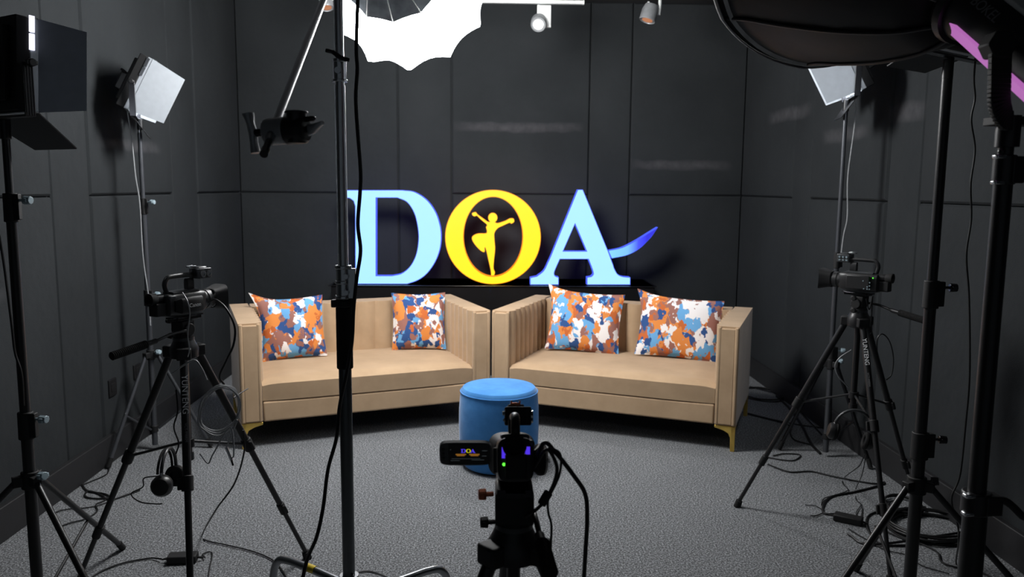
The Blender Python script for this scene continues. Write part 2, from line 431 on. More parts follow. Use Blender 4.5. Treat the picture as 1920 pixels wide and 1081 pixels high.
# ------------------------------------------------------------------ plinth and illuminated letters
YS = 6.74
def sg(zx, zy): return at(620 + zx / 3.0, 320 + zy / 3.0, YS)      # sign zoom pixels
zb = sg(900, 640).z
pl = thing('display_plinth', 'low black plinth under the glowing letters behind the sofas', 'plinth', (.05, 6.95, 0))
MB().box((.05, 6.93, zb / 2), (2.72, .52, zb)).build('plinth_body', mt_plinth, pl, bevel=.004)
MB().box((.05, 6.93, zb - .004), (2.76, .55, .008)).build('top_board', mt_plinth, pl, bevel=.002)
def loop(px): return [(lambda p: (p.x, p.z))(sg(*q)) for q in px]
def curve2(px, k=6): return [(p.x, p.y) for p in spline([V((a, b, 0)) for a, b in px], k)]
def ell(cx, cy, rx, ry, n=72): return [(cx + rx * math.cos(2 * PI * i / n), cy - ry * math.sin(2 * PI * i / n)) for i in range(n)]
def fixz(L, z0=None):
    return [(x, max(z, zb)) for x, z in L]
FS = lambda x, y, z: V((x, YS + z, y))
TH = .085
def inset(L, d):
    ar = sum(L[i - 1][0] * L[i][1] - L[i][0] * L[i - 1][1] for i in range(len(L)))
    sg_ = 1 if ar > 0 else -1; out = []
    for i in range(len(L)):
        a, b, c = V(L[i - 1]).to_2d(), V(L[i]).to_2d(), V(L[(i + 1) % len(L)]).to_2d()
        u, v = (b - a), (c - b)
        if u.length < 1e-7 or v.length < 1e-7: out.append(tuple(b)); continue
        u.normalize(); v.normalize(); n1, n2 = V((-u.y, u.x)), V((-v.y, v.x)); h = (n1 + n2)
        h = h.normalized() if h.length > 1e-4 else n1; k_ = max(.5, h.dot(n1)); p = b + h * (d * sg_ / k_); out.append((p.x, p.y))
    return out
def letter(name, label, loops, face, side, parent=None, pname=None, z0=0, z1=TH):
    loops = [fixz(loop(L)) for L in loops]
    xs = [p[0] for p in loops[0]]
    o = parent or thing(name, label, 'letter sign', ((min(xs) + max(xs)) / 2, YS + TH / 2, zb), group=None)
    pre = (pname + '_') if pname else ''
    sd = MB().prism(loops, z0 + .004, z1, FS).build(pre + 'side' if pre else 'letter_side', side, o)
    # face: a slab in front of the coloured return
    fl = [inset(L, (.0045 if i == 0 else -.0045) if not pname else .003) for i, L in enumerate(loops)]
    fc = MB().prism(fl, z0, z0 + .012, FS).build(pre + 'face' if pre else 'letter_face', face, o)
    return o
Dout = [(72, 108), (390, 108)] + curve2([(400, 108), (470, 118), (540, 163), (590, 232), (616, 310), (622, 380), (612, 452), (583, 522), (540, 580), (490, 616), (430, 637)]) + [(72, 637), (72, 612), (112, 604), (132, 585), (138, 560), (137, 200), (128, 170), (108, 155), (72, 150)]
Din = [(255, 152), (255, 590)] + curve2([(345, 590), (400, 576), (448, 534), (480, 470), (493, 390), (489, 318), (470, 240), (430, 178), (375, 152)])
letter('illuminated_letter', 'glowing pale blue letter D, first on the black plinth', [Dout, Din], mt_blueface, mt_blueside)
O_ = letter('illuminated_letter', 'glowing yellow letter O with a dancing figure inside', [ell(913, 372, 270, 266), ell(914, 371, 166, 223)], mt_yelface, mt_yelside)
dan = curve2([(797, 252), (795, 238), (815, 232), (828, 246), (856, 268), (884, 288), (898, 290)], 4) + ell(912, 264, 27, 28, 40)[26:] + ell(912, 264, 27, 28, 40)[:15][0:0]
dan = curve2([(808, 258), (797, 251), (795, 238), (815, 232), (828, 246), (856, 266), (884, 286), (900, 287)], 4)
hd = [(912 + 27 * math.cos(t), 264 - 28 * math.sin(t)) for t in [math.radians(a) for a in range(238, -62, -15)]]
dan += hd + curve2([(926, 290), (942, 294), (985, 280), (1008, 268), (1030, 269), (1033, 288), (1016, 299), (1006, 294), (965, 312), (940, 325), (922, 352), (923, 395), (926, 440), (920, 500), (917, 550), (925, 572), (919, 592)], 4)
dan += curve2([(902, 592), (900, 565), (894, 535), (884, 492), (876, 455), (868, 432), (866, 458), (845, 452), (812, 418), (794, 386), (800, 366), (830, 353), (872, 352), (878, 338), (873, 318), (878, 304), (850, 280), (822, 254)], 4)
letter(None, None, [dan], mt_yelface, mt_yelside, O_, 'dancer', .02, .06)
Aout = [(1390, 105), (1419, 105), (1560, 449), (1590, 530)] + curve2([(1594, 545), (1612, 578), (1640, 594), (1686, 599)], 4) + [(1686, 641), (1442, 641), (1442, 599)] + curve2([(1466, 595), (1478, 580), (1470, 548), (1450, 497)], 4) + [(1290, 497)] + curve2([(1266, 550), (1258, 575), (1264, 592), (1283, 598)], 4) + [(1283, 641), (1122, 641), (1122, 601)] + curve2([(1160, 593), (1198, 562), (1222, 515), (1240, 475)], 4)
Ain = [(1375, 298), (1308, 452), (1440, 452)]
A_ = letter('illuminated_letter', 'glowing pale blue letter A with a curved tail, last on the plinth', [Aout, Ain], mt_blueface, mt_blueside)
sw = curve2([(1562, 449), (1640, 432), (1720, 392), (1785, 352), (1842, 317)], 6) + curve2([(1805, 372), (1742, 434), (1672, 473), (1582, 493)], 6)
letter(None, None, [sw], mt_bluefade, mt_blueside, A_, 'swoosh')

# ------------------------------------------------------------------ sofas
W, D, H, B, AW = 1.612, .873, .773, .158, .133
def channels(L, n, depth, seg=7):      # scalloped line from 0 to L
    out = []
    for i in range(n):
        for j in range(seg):
            t = j / seg; out.append((L * (i + t) / n, 1.5 * depth * (1 - (2 * t - 1) ** 2)))
    return out + [(L, 0)]
def make_sofa(label, mirror):
    s = thing('loveseat', label, 'sofa', group='tan velvet loveseats', local=True)
    # back with vertical channels on its inner face
    t = .14; P = [(AW - .001 + u, D - t - d) for u, d in channels(W - 2 * AW + .002, 11, .014)]
    bk = P + [(W - AW, D), (AW, D)]
    MB().prism([bk], B, H - .004).build('backrest', mt_sofa, s, bevel=.012, seg=3)
    for sd in (0, 1):
        f = (lambda x: x) if sd == 0 else (lambda x: W - x)
        inner = [(AW - .012 + d, .035 + u) for u, d in channels(D - .035 - t, 8, .014)]
        arm = [(0, .012), (0, D), (AW - .012, D)] + inner[::-1] + [(AW - .012, .012)]
        a = MB().prism([[(f(x), y) for x, y in arm]], B, H).build('armrest', mt_sofa, s, bevel=.012, seg=3)
        # front panel between two welts
        k = MB().box((f(AW / 2), .008, (B + H) / 2 - .002), (AW - .044, .022, H - B - .02)); k.build('front_panel', mt_sofa, a, bevel=.006)
        for x in (.014, AW - .018): MB().box((f(x), .008, (B + H) / 2), (.022, .026, H - B - .008)).build('welt', mt_sofa, a, bevel=.008, seg=3)
    # base rail, seat
    MB().box((W / 2, .06, (B + .285) / 2 + .001), (W - 2 * AW + .004, .12, .285 - B - .004)).build('base_rail', mt_sofa, s, bevel=.01, seg=3)
    MB().box((W / 2, (D - .05) / 2 + .05, B + .03), (W - .06, D - .1, .05)).build('underside', mt_matte, s)
    k = MB(); nx, ny = 30, 14; x0, x1, y0, y1 = AW - .004, W - AW + .004, .004, D - t - .002; z0, z1 = .29, .416
    top = []
    for j in range(ny + 1):
        for i in range(nx + 1):
            u, v = i / nx, j / ny
            b = min(1, min(u, 1 - u) * 14) ** .5; fr = min(1, v * 16) ** .5
            crown = .012 * (1 - (2 * u - 1) ** 4) * (1 - (2 * v - 1) ** 4)
            k.v.append(V((x0 + (x1 - x0) * u, y0 + (y1 - y0) * v - .012 * (1 - (2 * u - 1) ** 6) * (1 - min(1, v * 6)), z1 + crown - .012 * (1 - b) - .02 * (1 - fr))))
    for j in range(ny):
        for i in range(nx): a = j * (nx + 1) + i; k.f.append((a, a + 1, a + nx + 2, a + nx + 1))
    n0 = len(k.v)
    ring = list(range(nx + 1)) + [(nx + 1) * j + nx for j in range(1, ny + 1)] + [(nx + 1) * ny + i for i in range(nx - 1, -1, -1)] + [(nx + 1) * j for j in range(ny - 1, 0, -1)]
    for i in ring: p = k.v[i]; k.v.append(V((p.x, p.y + (.006 if p.y < .03 else 0), z0)))
    q = len(ring)
    for i in range(q): k.f.append((ring[i], n0 + i, n0 + (i + 1) % q, ring[(i + 1) % q]))
    k.f.append(tuple(range(n0 + q - 1, n0 - 1, -1)))
    k.build('seat_cushion', mt_sofa, s, ang=60)
    for (lx, ly) in ((0, 0), (1, 0), (0, 1), (1, 1)):
        sx = 1 if lx == 0 else -1; sy = 1 if ly == 0 else -1
        cx = .016 if lx == 0 else W - .016; cy = .02 if ly == 0 else D - .02
        pr = [(0, 0), (.026, 0), (.028, .085), (.04, .112), (.075, .13), (.125, .142), (.125, B), (0, B)]
        k = MB()
        k.prism([[(cx + sx * (x - .014), z) for x, z in pr]], cy - .012 * sy, cy + .012 * sy, lambda x, y, z: V((x, z, y)))
        k.prism([[(cy + sy * (x - .012), z) for x, z in pr]], cx - .013 * sx, cx + .011 * sx, lambda x, y, z: V((z, x, y)))
        k.build('leg', mt_brass, s, bevel=.003)
    return s
sR = make_sofa('tan velvet loveseat on the right, holding two pillows side by side', False)
sR.location = (.0255, 5.3097, 0); sR.rotation_euler.z = -.4047
sL = make_sofa('tan velvet loveseat on the left, behind the chrome stand', True)
aL = .3623; sL.location = (.0269 - W * math.cos(aL) - .006, 5.3108 - W * math.sin(aL), 0); sL.rotation_euler.z = aL

# ------------------------------------------------------------------ pillows
def pillow(label, px, py, wd, ht, yaw, lean, roll, mat, z=.425, ear=.0, push=0.):
    p = on(px, py, z); o = thing('throw_pillow', label, 'pillow', p, group='patterned throw pillows', local=True)
    R = Matrix.Rotation(yaw, 3, 'Z') @ Matrix.Rotation(-lean, 3, 'X') @ Matrix.Rotation(roll, 3, 'Y')
    n = 26; k = MB()
    def pt(u, v, sgn):
        cx = abs(u); cz = abs(v)
        pin = 1 - .07 * (1 - cz ** 2) * cx ** 3; pinz = 1 - .07 * (1 - cx ** 2) * cz ** 3
        th = .065 * max(0, (1 - cx ** 2.6)) ** .6 * max(0, (1 - cz ** 2.6)) ** .6
        wr = .005 * math.sin(7 * u + 3 * v + px) * (1 - cx ** 2) * (1 - cz ** 2)
        q = V((u * wd / 2 * pin, sgn * (th + wr), v * ht / 2 * pinz + ht / 2))
        if u < 0 and v > 0: q += V((-ear * (u * v) ** 4, 0, ear * (u * v) ** 4)) * 1.0
        return R @ q
    for sgn in (-1, 1):
        o0 = len(k.v)
        for j in range(n + 1):
            for i in range(n + 1): k.v.append(pt(2 * i / n - 1, 2 * j / n - 1, sgn))
        for j in range(n):
            for i in range(n):
                a = o0 + j * (n + 1) + i; f = (a, a + 1, a + n + 2, a + n + 1); k.f.append(f if sgn < 0 else f[::-1])
    k.build('cover', mat, o, ang=80)
    sm = [pt(2 * t / n - 1, -1, 0) for t in range(n)] + [pt(1, 2 * t / n - 1, 0) for t in range(n)] + [pt(1 - 2 * t / n, 1, 0) for t in range(n)] + [pt(-1, 1 - 2 * t / n, 0) for t in range(n)]
    MB().tube(sm, .0035, 6, closed=True).build('seam_piping', mat, o)
    return o
pillow('square brushstroke-print pillow in the outer corner of the left sofa', 553, 672, .43, .42, .30, .22, -.04, brush_fabric('pillow_print_a', (0, 0, 0)), ear=.05)
pillow('smaller brushstroke-print pillow at the inner end of the left sofa', 786, 655, .385, .41, .12, .2, .0, brush_fabric('pillow_print_b', (5, 3, 2)))
pillow('brushstroke-print pillow on the right sofa, nearer the centre of the room', 1090, 660, .53, .44, -.24, .28, .06, brush_fabric('pillow_print_c', (9, 1, 6)), ear=.03)
pillow('wide brushstroke-print pillow leaning beside the outer arm of the right sofa', 1267, 672, .57, .43, -.28, .26, .06, brush_fabric('pillow_print_d', (2, 8, 4)), ear=.03)

# ------------------------------------------------------------------ pouf
pc = V((.0665, 4.473, 0)); o = thing('pouf', 'round blue velvet pouf standing between the two sofas', 'pouf', pc)
MB().lathe([(.2, .012), (.213, .03), (.226, .12), (.23, .24), (.228, .34), (.222, .425), (.219, .44)], pc, n=56).build('pouf_body', mt_pouf, o)
MB().lathe([(.2185, .44), (.217, .45), (.205, .464), (.17, .471), (.1, .475), (.001, .476)], pc, n=56).build('top_cushion', mt_pouf, o)
MB().tube([pc + V((.2205 * math.cos(t * PI / 28), .2205 * math.sin(t * PI / 28), .4405)) for t in range(56)], .0035, 8, closed=True).build('piping', mt_pouf, o)
MB().lathe([(.19, 0), (.19, .014)], pc, n=40).build('base_disc', mt_matte, o)

# ------------------------------------------------------------------ light stands
def knob(o, p, d, r=.016, mat=None, L=.05):
    d = V(d).normalized(); p = V(p)
    k = MB().cyl(p, p + d * L * .55, .005, n=8)
    R = basis(d, (0, 0, 1))
    k.cyl(p + d * L * .5, p + d * L, r, r * .9, 8); k.box(p + d * L * .75, (r * 2.4, L * .3, r * .9), R)
    return k.build('locking_knob', mat or mt_knob, o, bevel=.002)
def stand(label, x, y, ztop, secs, spider, feet, brace=True, mat=None, legr=.011, kd=(1, -.2, 0), name='light_stand', legmat=None, knobs=True, kmat=None):
    mat = mat or mt_black; o = thing(name, label, 'light stand', (x, y, 0))
    z = .03; n = len(secs)
    for i, (z1, r) in enumerate(secs):
        MB().cyl((x, y, z if i == 0 else z - .12), (x, y, z1), r, n=20).build('pole_section', mat, o)
        if i < n - 1:
            c = MB().cyl((x, y, z1 - .05), (x, y, z1 + .045), r * 1.35, r * 1.3, 20).box((x + kd[0] * r * 1.4, y + kd[1] * r * 1.4, z1), (r * 1.3, r * 1.3, .085)).build('collar', mt_matte, o, bevel=.003)
            if knobs: knob(c, (x + kd[0] * r * 1.6, y + kd[1] * r * 1.6, z1 + .022), kd, .015, kmat)
        z = z1
    MB().cyl((x, y, ztop - .045), (x, y, ztop), secs[-1][1] * .75, n=16).build('spigot', mt_satin, o)
    r0 = secs[0][1]
    c = MB().cyl((x, y, spider - .03), (x, y, spider + .03), r0 * 1.45, n=20).build('leg_collar', mt_matte, o, bevel=.003)
    knob(c, (x + kd[0] * .02, y + .0, spider + .012), (kd[0], -.5, .2), .016, kmat)
    lowz = .13
    b = MB().cyl((x, y, lowz - .02), (x, y, lowz + .02), r0 * 1.35, n=20).build('brace_collar', mt_matte, o, bevel=.003)
    for (fx, fy) in feet:
        f = V((fx, fy, .012)); d = (f - V((x, y, 0))); d.z = 0; d.normalize()
        top = V((x, y, spider)) + d * (r0 + .022)
        MB().box(V((x, y, spider)) + d * (r0 + .012), (.03, .045, .035), basis(d)).build('leg_hinge', mt_matte, c, bevel=.003)
        L = MB().cyl(top, f, legr, n=14).build('leg', legmat or mat, o)
        MB().cyl(f + (top - f).normalized() * .05, f - V((0, 0, .004)), legr * 1.25, n=14).build('rubber_foot', mt_rubber, L)
        if brace:
            mid = top.lerp(f, .55); bp = V((x, y, lowz)) + d * (r0 + .01)
            MB().cyl(bp, mid, .006, n=8).sphere(mid + V((0, 0, .008)), .009, 8).build('brace', legmat or mat, o)
    return o
stand('black light stand nearest the camera on the left side', -1.575, 2.7, 1.80, [(.78, .019), (1.52, .0165), (1.775, .0125)], .585, [(-1.603, 3.4), (-1.03, 2.3), (-2.1, 2.32)])
stand('dark light stand at the back left, behind the left video tripod', -2.015, 4.76, 1.93, [(.93, .0165), (1.47, .0145), (1.89, .0125)], .585, [(-2.14, 4.42), (-1.69, 4.79), (-2.15, 5.06)], legmat=mt_greysteel, mat=mt_greysteel)
stand('slim light stand at the back right, behind the right video tripod', 2.038, 4.6, 2.1, [(.63, .0165), (1.19, .0145), (2.06, .0125)], .57, [(2.21, 4.38), (2.2, 4.92), (1.8, 4.72)], legmat=mt_darksteel, mat=mt_greysteel)
stand('tall black light stand on the right, in front of the right tripod', 1.505, 2.65, 2.02, [(.72, .0215), (1.25, .019), (1.985, .0165)], .575, [(1.56, 3.158), (.98, 2.45), (2.0, 2.33)], kmat=mt_darksteel)

# ------------------------------------------------------------------ LED panels with barn doors
def led(label, pos, d, doors, face, doormat, w_=.34, h_=.315, t=.045, up=.19, rib=False, sw=None):
    pos = V(pos); o = thing('led_panel_light', label, 'led panel light', pos)
    R = basis(d); c = pos + V((0, 0, up))
    P = lambda x, y, z: c + R @ V((x, y, z))
    MB().box(P(0, -t / 2, 0), (w_, t, h_), R).box(P(0, -t - .008, 0), (w_ * .8, .02, h_ * .8), R).build('housing', mt_matte, o, bevel=.004)
    MB().box(P(0, .002, 0), (w_ - .02, .004, h_ - .02), R).build('led_surface', face, o)
    k = MB()
    for s in (-1, 1): k.box(P(s * (w_ / 2 - .003), .012, 0), (.006, .024, h_), R); k.box(P(0, .012, s * (h_ / 2 - .003)), (w_, .024, .006), R)
    k.build('front_frame', mt_door, o, bevel=.002)
    k = MB()
    for z in (.105, .05): k.box(P(w_ / 2 + .002, .004, z + .02), (.004, .016, .05), R)
    k.build('edge_strip', mt_leak if rib else mt_satin, o)  # with rib set, the strips glow to imitate leaked LED light
    # barn doors: (side, length, flare)
    for (sd, L, fl) in doors:
        a = math.radians(fl); e = .006
        if sd in 'lr':
            s = 1 if sd == 'r' else -1
            q = [V((s * w_ / 2, .024, z)) for z in (-h_ / 2, h_ / 2)]; dv = V((s * math.sin(a), math.cos(a), 0)) * L
            taper = V((0, 0, -.02))
        else:
            s = 1 if sd == 't' else -1
            q = [V((x, .024, s * h_ / 2)) for x in (-w_ / 2, w_ / 2)]; dv = V((0, math.cos(a), s * math.sin(a))) * L
            taper = V((-.045, 0, 0))
        q4 = [q[0], q[1], q[1] + dv + taper, q[0] + dv - taper]
        nrm = (q4[1] - q4[0]).cross(q4[3] - q4[0]).normalized() * .002
        vs = [P(*(v - nrm)) for v in q4] + [P(*(v + nrm)) for v in q4]
        MB().add(vs, [(3, 2, 1, 0), (4, 5, 6, 7)] + [(i, (i + 1) % 4, (i + 1) % 4 + 4, i + 4) for i in range(4)]).build('barn_door', doormat if sd in 'lr' else mt_black, o)
    # yoke: U bracket from the stand top to both sides
    Rz = basis(V((d[0], d[1], 0))); g = w_ / 2 + .022
    Y = lambda x, z: pos + Rz @ V((x, -t / 2, z))
    k = MB()
    k.box(Y(0, .006), (2 * g, .03, .006), Rz)
    for s in (-1, 1): k.box(Y(s * g, up / 2 + .004), (.006, .032, up), Rz)
    if rib:
        for s in (-1, 1):
            for i in range(4): k.box(Y(s * (g + .003), up / 2) + Rz @ V((0, -.012 + .008 * i, 0)), (.003, .0025, up * .92), Rz)
    yk = k.build('yoke', mt_darksteel if not rib else mt_black, o, bevel=.0015)
    MB().cyl(pos + V((0, 0, -.06)), pos + V((0, 0, .004)), .017, n=16).build('stand_socket', mt_black, o, bevel=.002)
    for s in (-1, 1):
        p = Y(s * g, up); knob(o, p, Rz @ V((s, 0, 0)), .014, mt_black, .035)
    MB().box(P(-.02, -t - .035, -.02), (.15, .045, .1), R).build('power_unit', mt_black, o, bevel=.006)
    MB().tube(spline([P(-.09, -t - .02, .03), P(-.09, -t - .06, .04), P(.05, -t - .06, .04), P(.05, -t - .02, .03)], 4), .006, 8).build('rear_handle', mt_matte, o)
    return o
led('black LED panel with dark barn doors on the nearest left stand', (-1.575, 2.7, 1.80), (.52, .83, -.06), [('r', .135, 30), ('l', .15, 50), ('b', .18, 32), ('t', .02, 20)], mt_lednear, mt_dooroff, h_=.29, up=.165, rib=True)
led('LED panel with bright grey barn door on the back left stand', (-2.01, 4.76, 1.965), (.84, .30, -.44), [('r', .19, -5), ('l', .17, 45), ('b', .17, 30), ('t', .02, 20)], mt_led, mt_door)
led('LED panel with bright grey barn door on the back right stand', (2.038, 4.6, 2.1), (-.86, .22, -.46), [('l', .19, -5), ('r', .17, 45), ('b', .17, 30), ('t', .02, 20)], mt_led, mt_door)
led('black LED panel hidden behind the big softbox, on the tall right stand', (1.505, 2.65, 2.02), (-.55, .80, -.04), [('l', .16, 25), ('r', .17, 50), ('b', .13, 18), ('t', .02, 20)], mt_lednear, mt_dooroff)

# ------------------------------------------------------------------ chrome C-stand, boom, lantern
cx, cy = -.4155, 2.3
o = thing('c_stand', 'tall chrome C-stand with bent turtle legs in front of the left sofa', 'c-stand', (cx, cy, 0))
zz = lambda py: at(645, py, cy).z
MB().cyl((cx, cy, .36), (cx, cy, zz(560)), .0185, n=28).build('base_column', mt_column, o)
MB().cyl((cx, cy, zz(690)), (cx, cy, zz(575)), .0235, n=28).build('foam_grip', mt_foam, o, bevel=.003)
MB().cyl((cx, cy, zz(690)), (cx, cy, zz(160)), .0150, n=28).build('riser', mt_pole, o)
MB().cyl((cx, cy, zz(160)), (cx, cy, 2.26), .0128, n=28).build('riser', mt_pole, o)
k = MB().cyl((cx, cy, zz(560)), (cx, cy, zz(500)), .021, n=28)
for p in (500, 528, 556): k.cyl((cx, cy, zz(p) - .005), (cx, cy, zz(p) + .005), .0245, n=28)
k.box((cx + .026, cy - .008, zz(530)), (.022, .02, zz(502) - zz(558)))
c = k.build('lower_collar', mt_chrome, o, bevel=.002)
for p in (516, 546): MB().cyl((cx + .012, cy - .018, zz(p)), (cx + .012, cy - .034, zz(p)), .0085, .007, 14).build('bolt', mt_chrome, c)
k = MB().cyl((cx, cy, zz(574)), (cx, cy, zz(561)), .026, n=20).box((cx - .026, cy - .005, zz(568)), (.018, .02, .022)).box((cx + .024, cy - .005, zz(566)), (.014, .02, .026)); k.build('clamp_ring', mt_matte, o, bevel=.003)
k = MB().cyl((cx, cy, zz(152)), (cx, cy, zz(112)), .019, n=28).cyl((cx, cy, zz(154)), (cx, cy, zz(149)), .022, n=28).cyl((cx, cy, zz(117)), (cx, cy, zz(111)), .0205, n=28)
c = k.build('upper_collar', mt_chrome, o, bevel=.0015)
MB().cyl((cx, cy - .017, zz(134)), (cx, cy - .03, zz(134)), .009, n=14).build('bolt', mt_chrome, c)
hp = V((cx, cy - .035, zz(107)))
MB().tube(spline([hp + V((-.03, 0, .012)), hp + V((-.012, 0, .008)), hp, hp + V((.014, 0, -.008)), hp + V((.034, 0, -.014))], 5), [.005] + [.006] * 19 + [.005], 10).cyl(hp, hp + V((0, .03, 0)), .007, n=12).build('tee_handle', mt_darksteel, c)
MB().cyl((cx, cy, .335), (cx, cy, .43), .028, n=28).cyl((cx, cy, .418), (cx, cy, .434), .0305, n=28).build('leg_socket', mt_chrome, o, bevel=.002)
for ang, zc, Lh in ((145, .40, .32), (38, .352, .34), (-88, .33, .3)):
    a = math.radians(ang); d = V((math.cos(a), math.sin(a), 0)); p0 = V((cx, cy, zc))
    pts = [p0 + d * .02, p0 + d * (Lh * .5) + V((0, 0, .006))]
    arc = [p0 + d * (Lh * .8) + V((0, 0, .006)), p0 + d * (Lh * .95) + V((0, 0, -.002)), p0 + d * (Lh * 1.04) + V((0, 0, -.03)), p0 + d * (Lh * 1.08) + V((0, 0, -.075))]
    pts = pts + spline(arc, 6); e = p0 + d * (Lh * 1.42); pts.append(V((e.x, e.y, .014)))
    L = MB().tube(pts, .0125, 16).build('turtle_leg', mt_satin, o)
    MB().cyl(V((e.x, e.y, .03)), V((e.x, e.y, 0)), .016, n=16).build('foot_pad', mt_rubber, L)
    if ang == 145: MB().tube([p0 + d * .145 + V((0, 0, .0068)), p0 + d * .185 + V((0, 0, .0068))], .0131, 16).build('yellow_tape', mt_yellow, L)

tail = at(500, 275, 1.42); piv = V((cx - .021, cy, 2.150)); bd = (piv - tail).normalized(); end = tail + bd * ((3.9 - tail.y) / bd.y)
o = thing('boom_arm', 'slanted steel boom rod with a grip head at its lower end', 'boom arm', tail)
MB().tube([tail + bd * .02, piv, end], .0082, 18).build('rod', mt_satin, o)
MB().cyl(tail - bd * .012, tail + bd * .028, .0062, n=14).cyl(tail - bd * .028, tail - bd * .01, .0075, n=14).build('rod_tip', mt_black, o)
MB().cyl(piv + V((-.03, 0, 0)), piv + V((.05, 0, 0)), .03, n=24).build('pivot_clamp', mt_cast, o, bevel=.003)
# grip head: two round jaws on a horizontal axis with a T handle at one side and a wing screw at the other
g = at(532, 245, 1.478); ax = (at(600, 240, 1.463) - at(470, 250, 1.493)).normalized(); Ra = basis(ax) @ Matrix.Rotation(-PI / 2, 3, 'X')
gh = MB().lathe([(.012, -.042), (.026, -.040), (.0285, -.03), (.0285, .006)], g, Ra, 32).build('grip_disc', mt_cast, o, bevel=.0015)
MB().lathe([(.0295, .007), (.030, .012), (.0295, .046), (.024, .052), (.010, .053)], g, Ra, 32).build('grip_jaw', mt_black, gh, bevel=.0015)
gt = g + ax * .03
MB().cyl(gt + V((0, -.004, -.028)), gt + V((0, -.004, .036)), .0195, .0205, 28).cyl(gt + V((0, -.004, .033)), gt + V((0, -.004, .038)), .024, n=28).build('jaw_socket', mt_black, gh, bevel=.0015)
MB().cyl(gt + V((0, -.004, .0375)), gt + V((0, -.004, .0392)), .0125, n=24).build('socket_hole', mt_matte, gh)
b = g + ax * .052 + V((.004, -.006, .02)); MB().cyl(b - ax * .01, b + ax * .012, .006, n=12).sphere(b + ax * .012, .0055, 8).build('bolt', mt_darksteel, gh)
wp = g + ax * .06; MB().cyl(g + ax * .045, wp, .007, n=12).build('screw', mt_darksteel, gh)
MB().loft([(-.004, 0, -.002, .007, .013, .7), (.010, .003, .0, .009, .010, .7), (.020, .002, .006, .010, .006, .7), (.028, 0, .01, .009, .004, .7)], wp, basis(ax), 16).build('wing_handle', mt_cast, gh)
MB().cyl(g - ax * .04, g - ax * .068, .0085, n=14).build('screw', mt_darksteel, gh)
th_ = g - ax * .072; tz = (V((0, 0, 1)) - ax * ax.z + ax * -.10).normalized()
Rt = basis(tz, ax)
MB().loft([(-.042, 0, 0, .013, .0085, .75), (-.02, 0, .0, .010, .007, .75), (0, 0, .002, .010, .0085, .75), (.02, 0, 0, .010, .007, .75), (.036, 0, -.001, .013, .0095, .75), (.042, 0, -.002, .012, .011, .75)], th_, Rt, 20).build('tee_handle', mt_cast, gh)

GS = .86; gh.scale = (GS,) * 3; gh.location = (g - tail) * (1 - GS)

# lantern
PE = at(770, -24, 4.4); Pc = at(742, -62, 4.2); la = (PE - Pc).normalized()
o = thing('lantern_softbox', 'big glowing white softbox hanging from the boom above the sofas', 'softbox', Pc)
Rl = basis(la); NR, LPH = 12, .03
def ribbed(prof, sag, nseg=6):
    k = MB(); n = NR * nseg; vs = []
    for (r, h) in prof:
        for j in range(n):
            a = 2 * PI * j / n + LPH; ph = (j % nseg) / nseg * 2 - 1
            rr = r * (1 - sag * (1 - ph * ph) * min(1, r / .2))
            vs.append(Pc + Rl @ V((rr * math.cos(a), h, rr * math.sin(a))))
    fs = []
    for i in range(len(prof) - 1):
        for j in range(n): fs.append((i * n + j, i * n + (j + 1) % n, (i + 1) * n + (j + 1) % n, (i + 1) * n + j))
    return k.add(vs, fs)
ribbed([(.285, .0), (.345, .06), (.395, .125), (.43, .185), (.447, .225), (.425, .28), (.37, .35), (.29, .405), (.19, .44), (.08, .458), (.004, .46)], .10).build('diffuser', mt_globe, o, ang=50)
ribbed([(.289, .004), (.22, -.07), (.14, -.13), (.075, -.18), (.066, -.19)], .05).build('rear_skirt', mt_silver, o, ang=30)
for i in range(NR):
    a = 2 * PI * i / NR + LPH
    q = [Pc + Rl @ V((r * math.cos(a), h, r * math.sin(a))) for r, h in ((.079, -.182), (.146, -.132), (.226, -.07), (.293, .002))]
    MB().tube(q, .0028, 8).build('rib', mt_white, o)
MB().lathe([(.072, -.03), (.075, 0), (.072, .03)], Pc + la * -.19, Rl @ Matrix.Rotation(-PI / 2, 3, 'X'), 32).build('mount_ring', mt_satin, o)
hl = thing('studio_lamp', 'black lamp behind the glowing lantern softbox on the boom end', 'studio lamp', Pc - la * .3)
MB().lathe([(.03, -.16), (.058, -.15), (.062, -.02), (.062, .08)], Pc - la * .3, Rl @ Matrix.Rotation(-PI / 2, 3, 'X'), 28).build('lamp_body', mt_black, hl)
MB().cyl(Pc - la * .38, end, .012, n=12).build('boom_adapter', mt_satin, hl)
cable('black power cable running down along the chrome C-stand', [at(671, -10, 2.26), at(668, 90, 2.24), at(670, 130, 2.235), at(667, 180, 2.235), at(670, 240, 2.235), at(676, 320, 2.235), at(675, 362, 2.235), at(671, 420, 2.235), at(676, 470, 2.235), at(669, 520, 2.235), at(663, 580, 2.235), at(660, 640, 2.235), at(650, 700, 2.235), at(637, 760, 2.23), at(631, 820, 2.2), at(615, 880, 2.18), at(606, 950, 2.15), at(594, 1005, 2.1), at(577, 1045, 2.05), at(566, 1090, 2.0)], .0052)
cable('short black cable arching on the floor right of the C-stand', [at(660, 1076, 2.28), at(684, 1071, 2.45), at(705, 1074, 2.6), on(728, 1084, .006), on(742, 1100, .006)], .004)

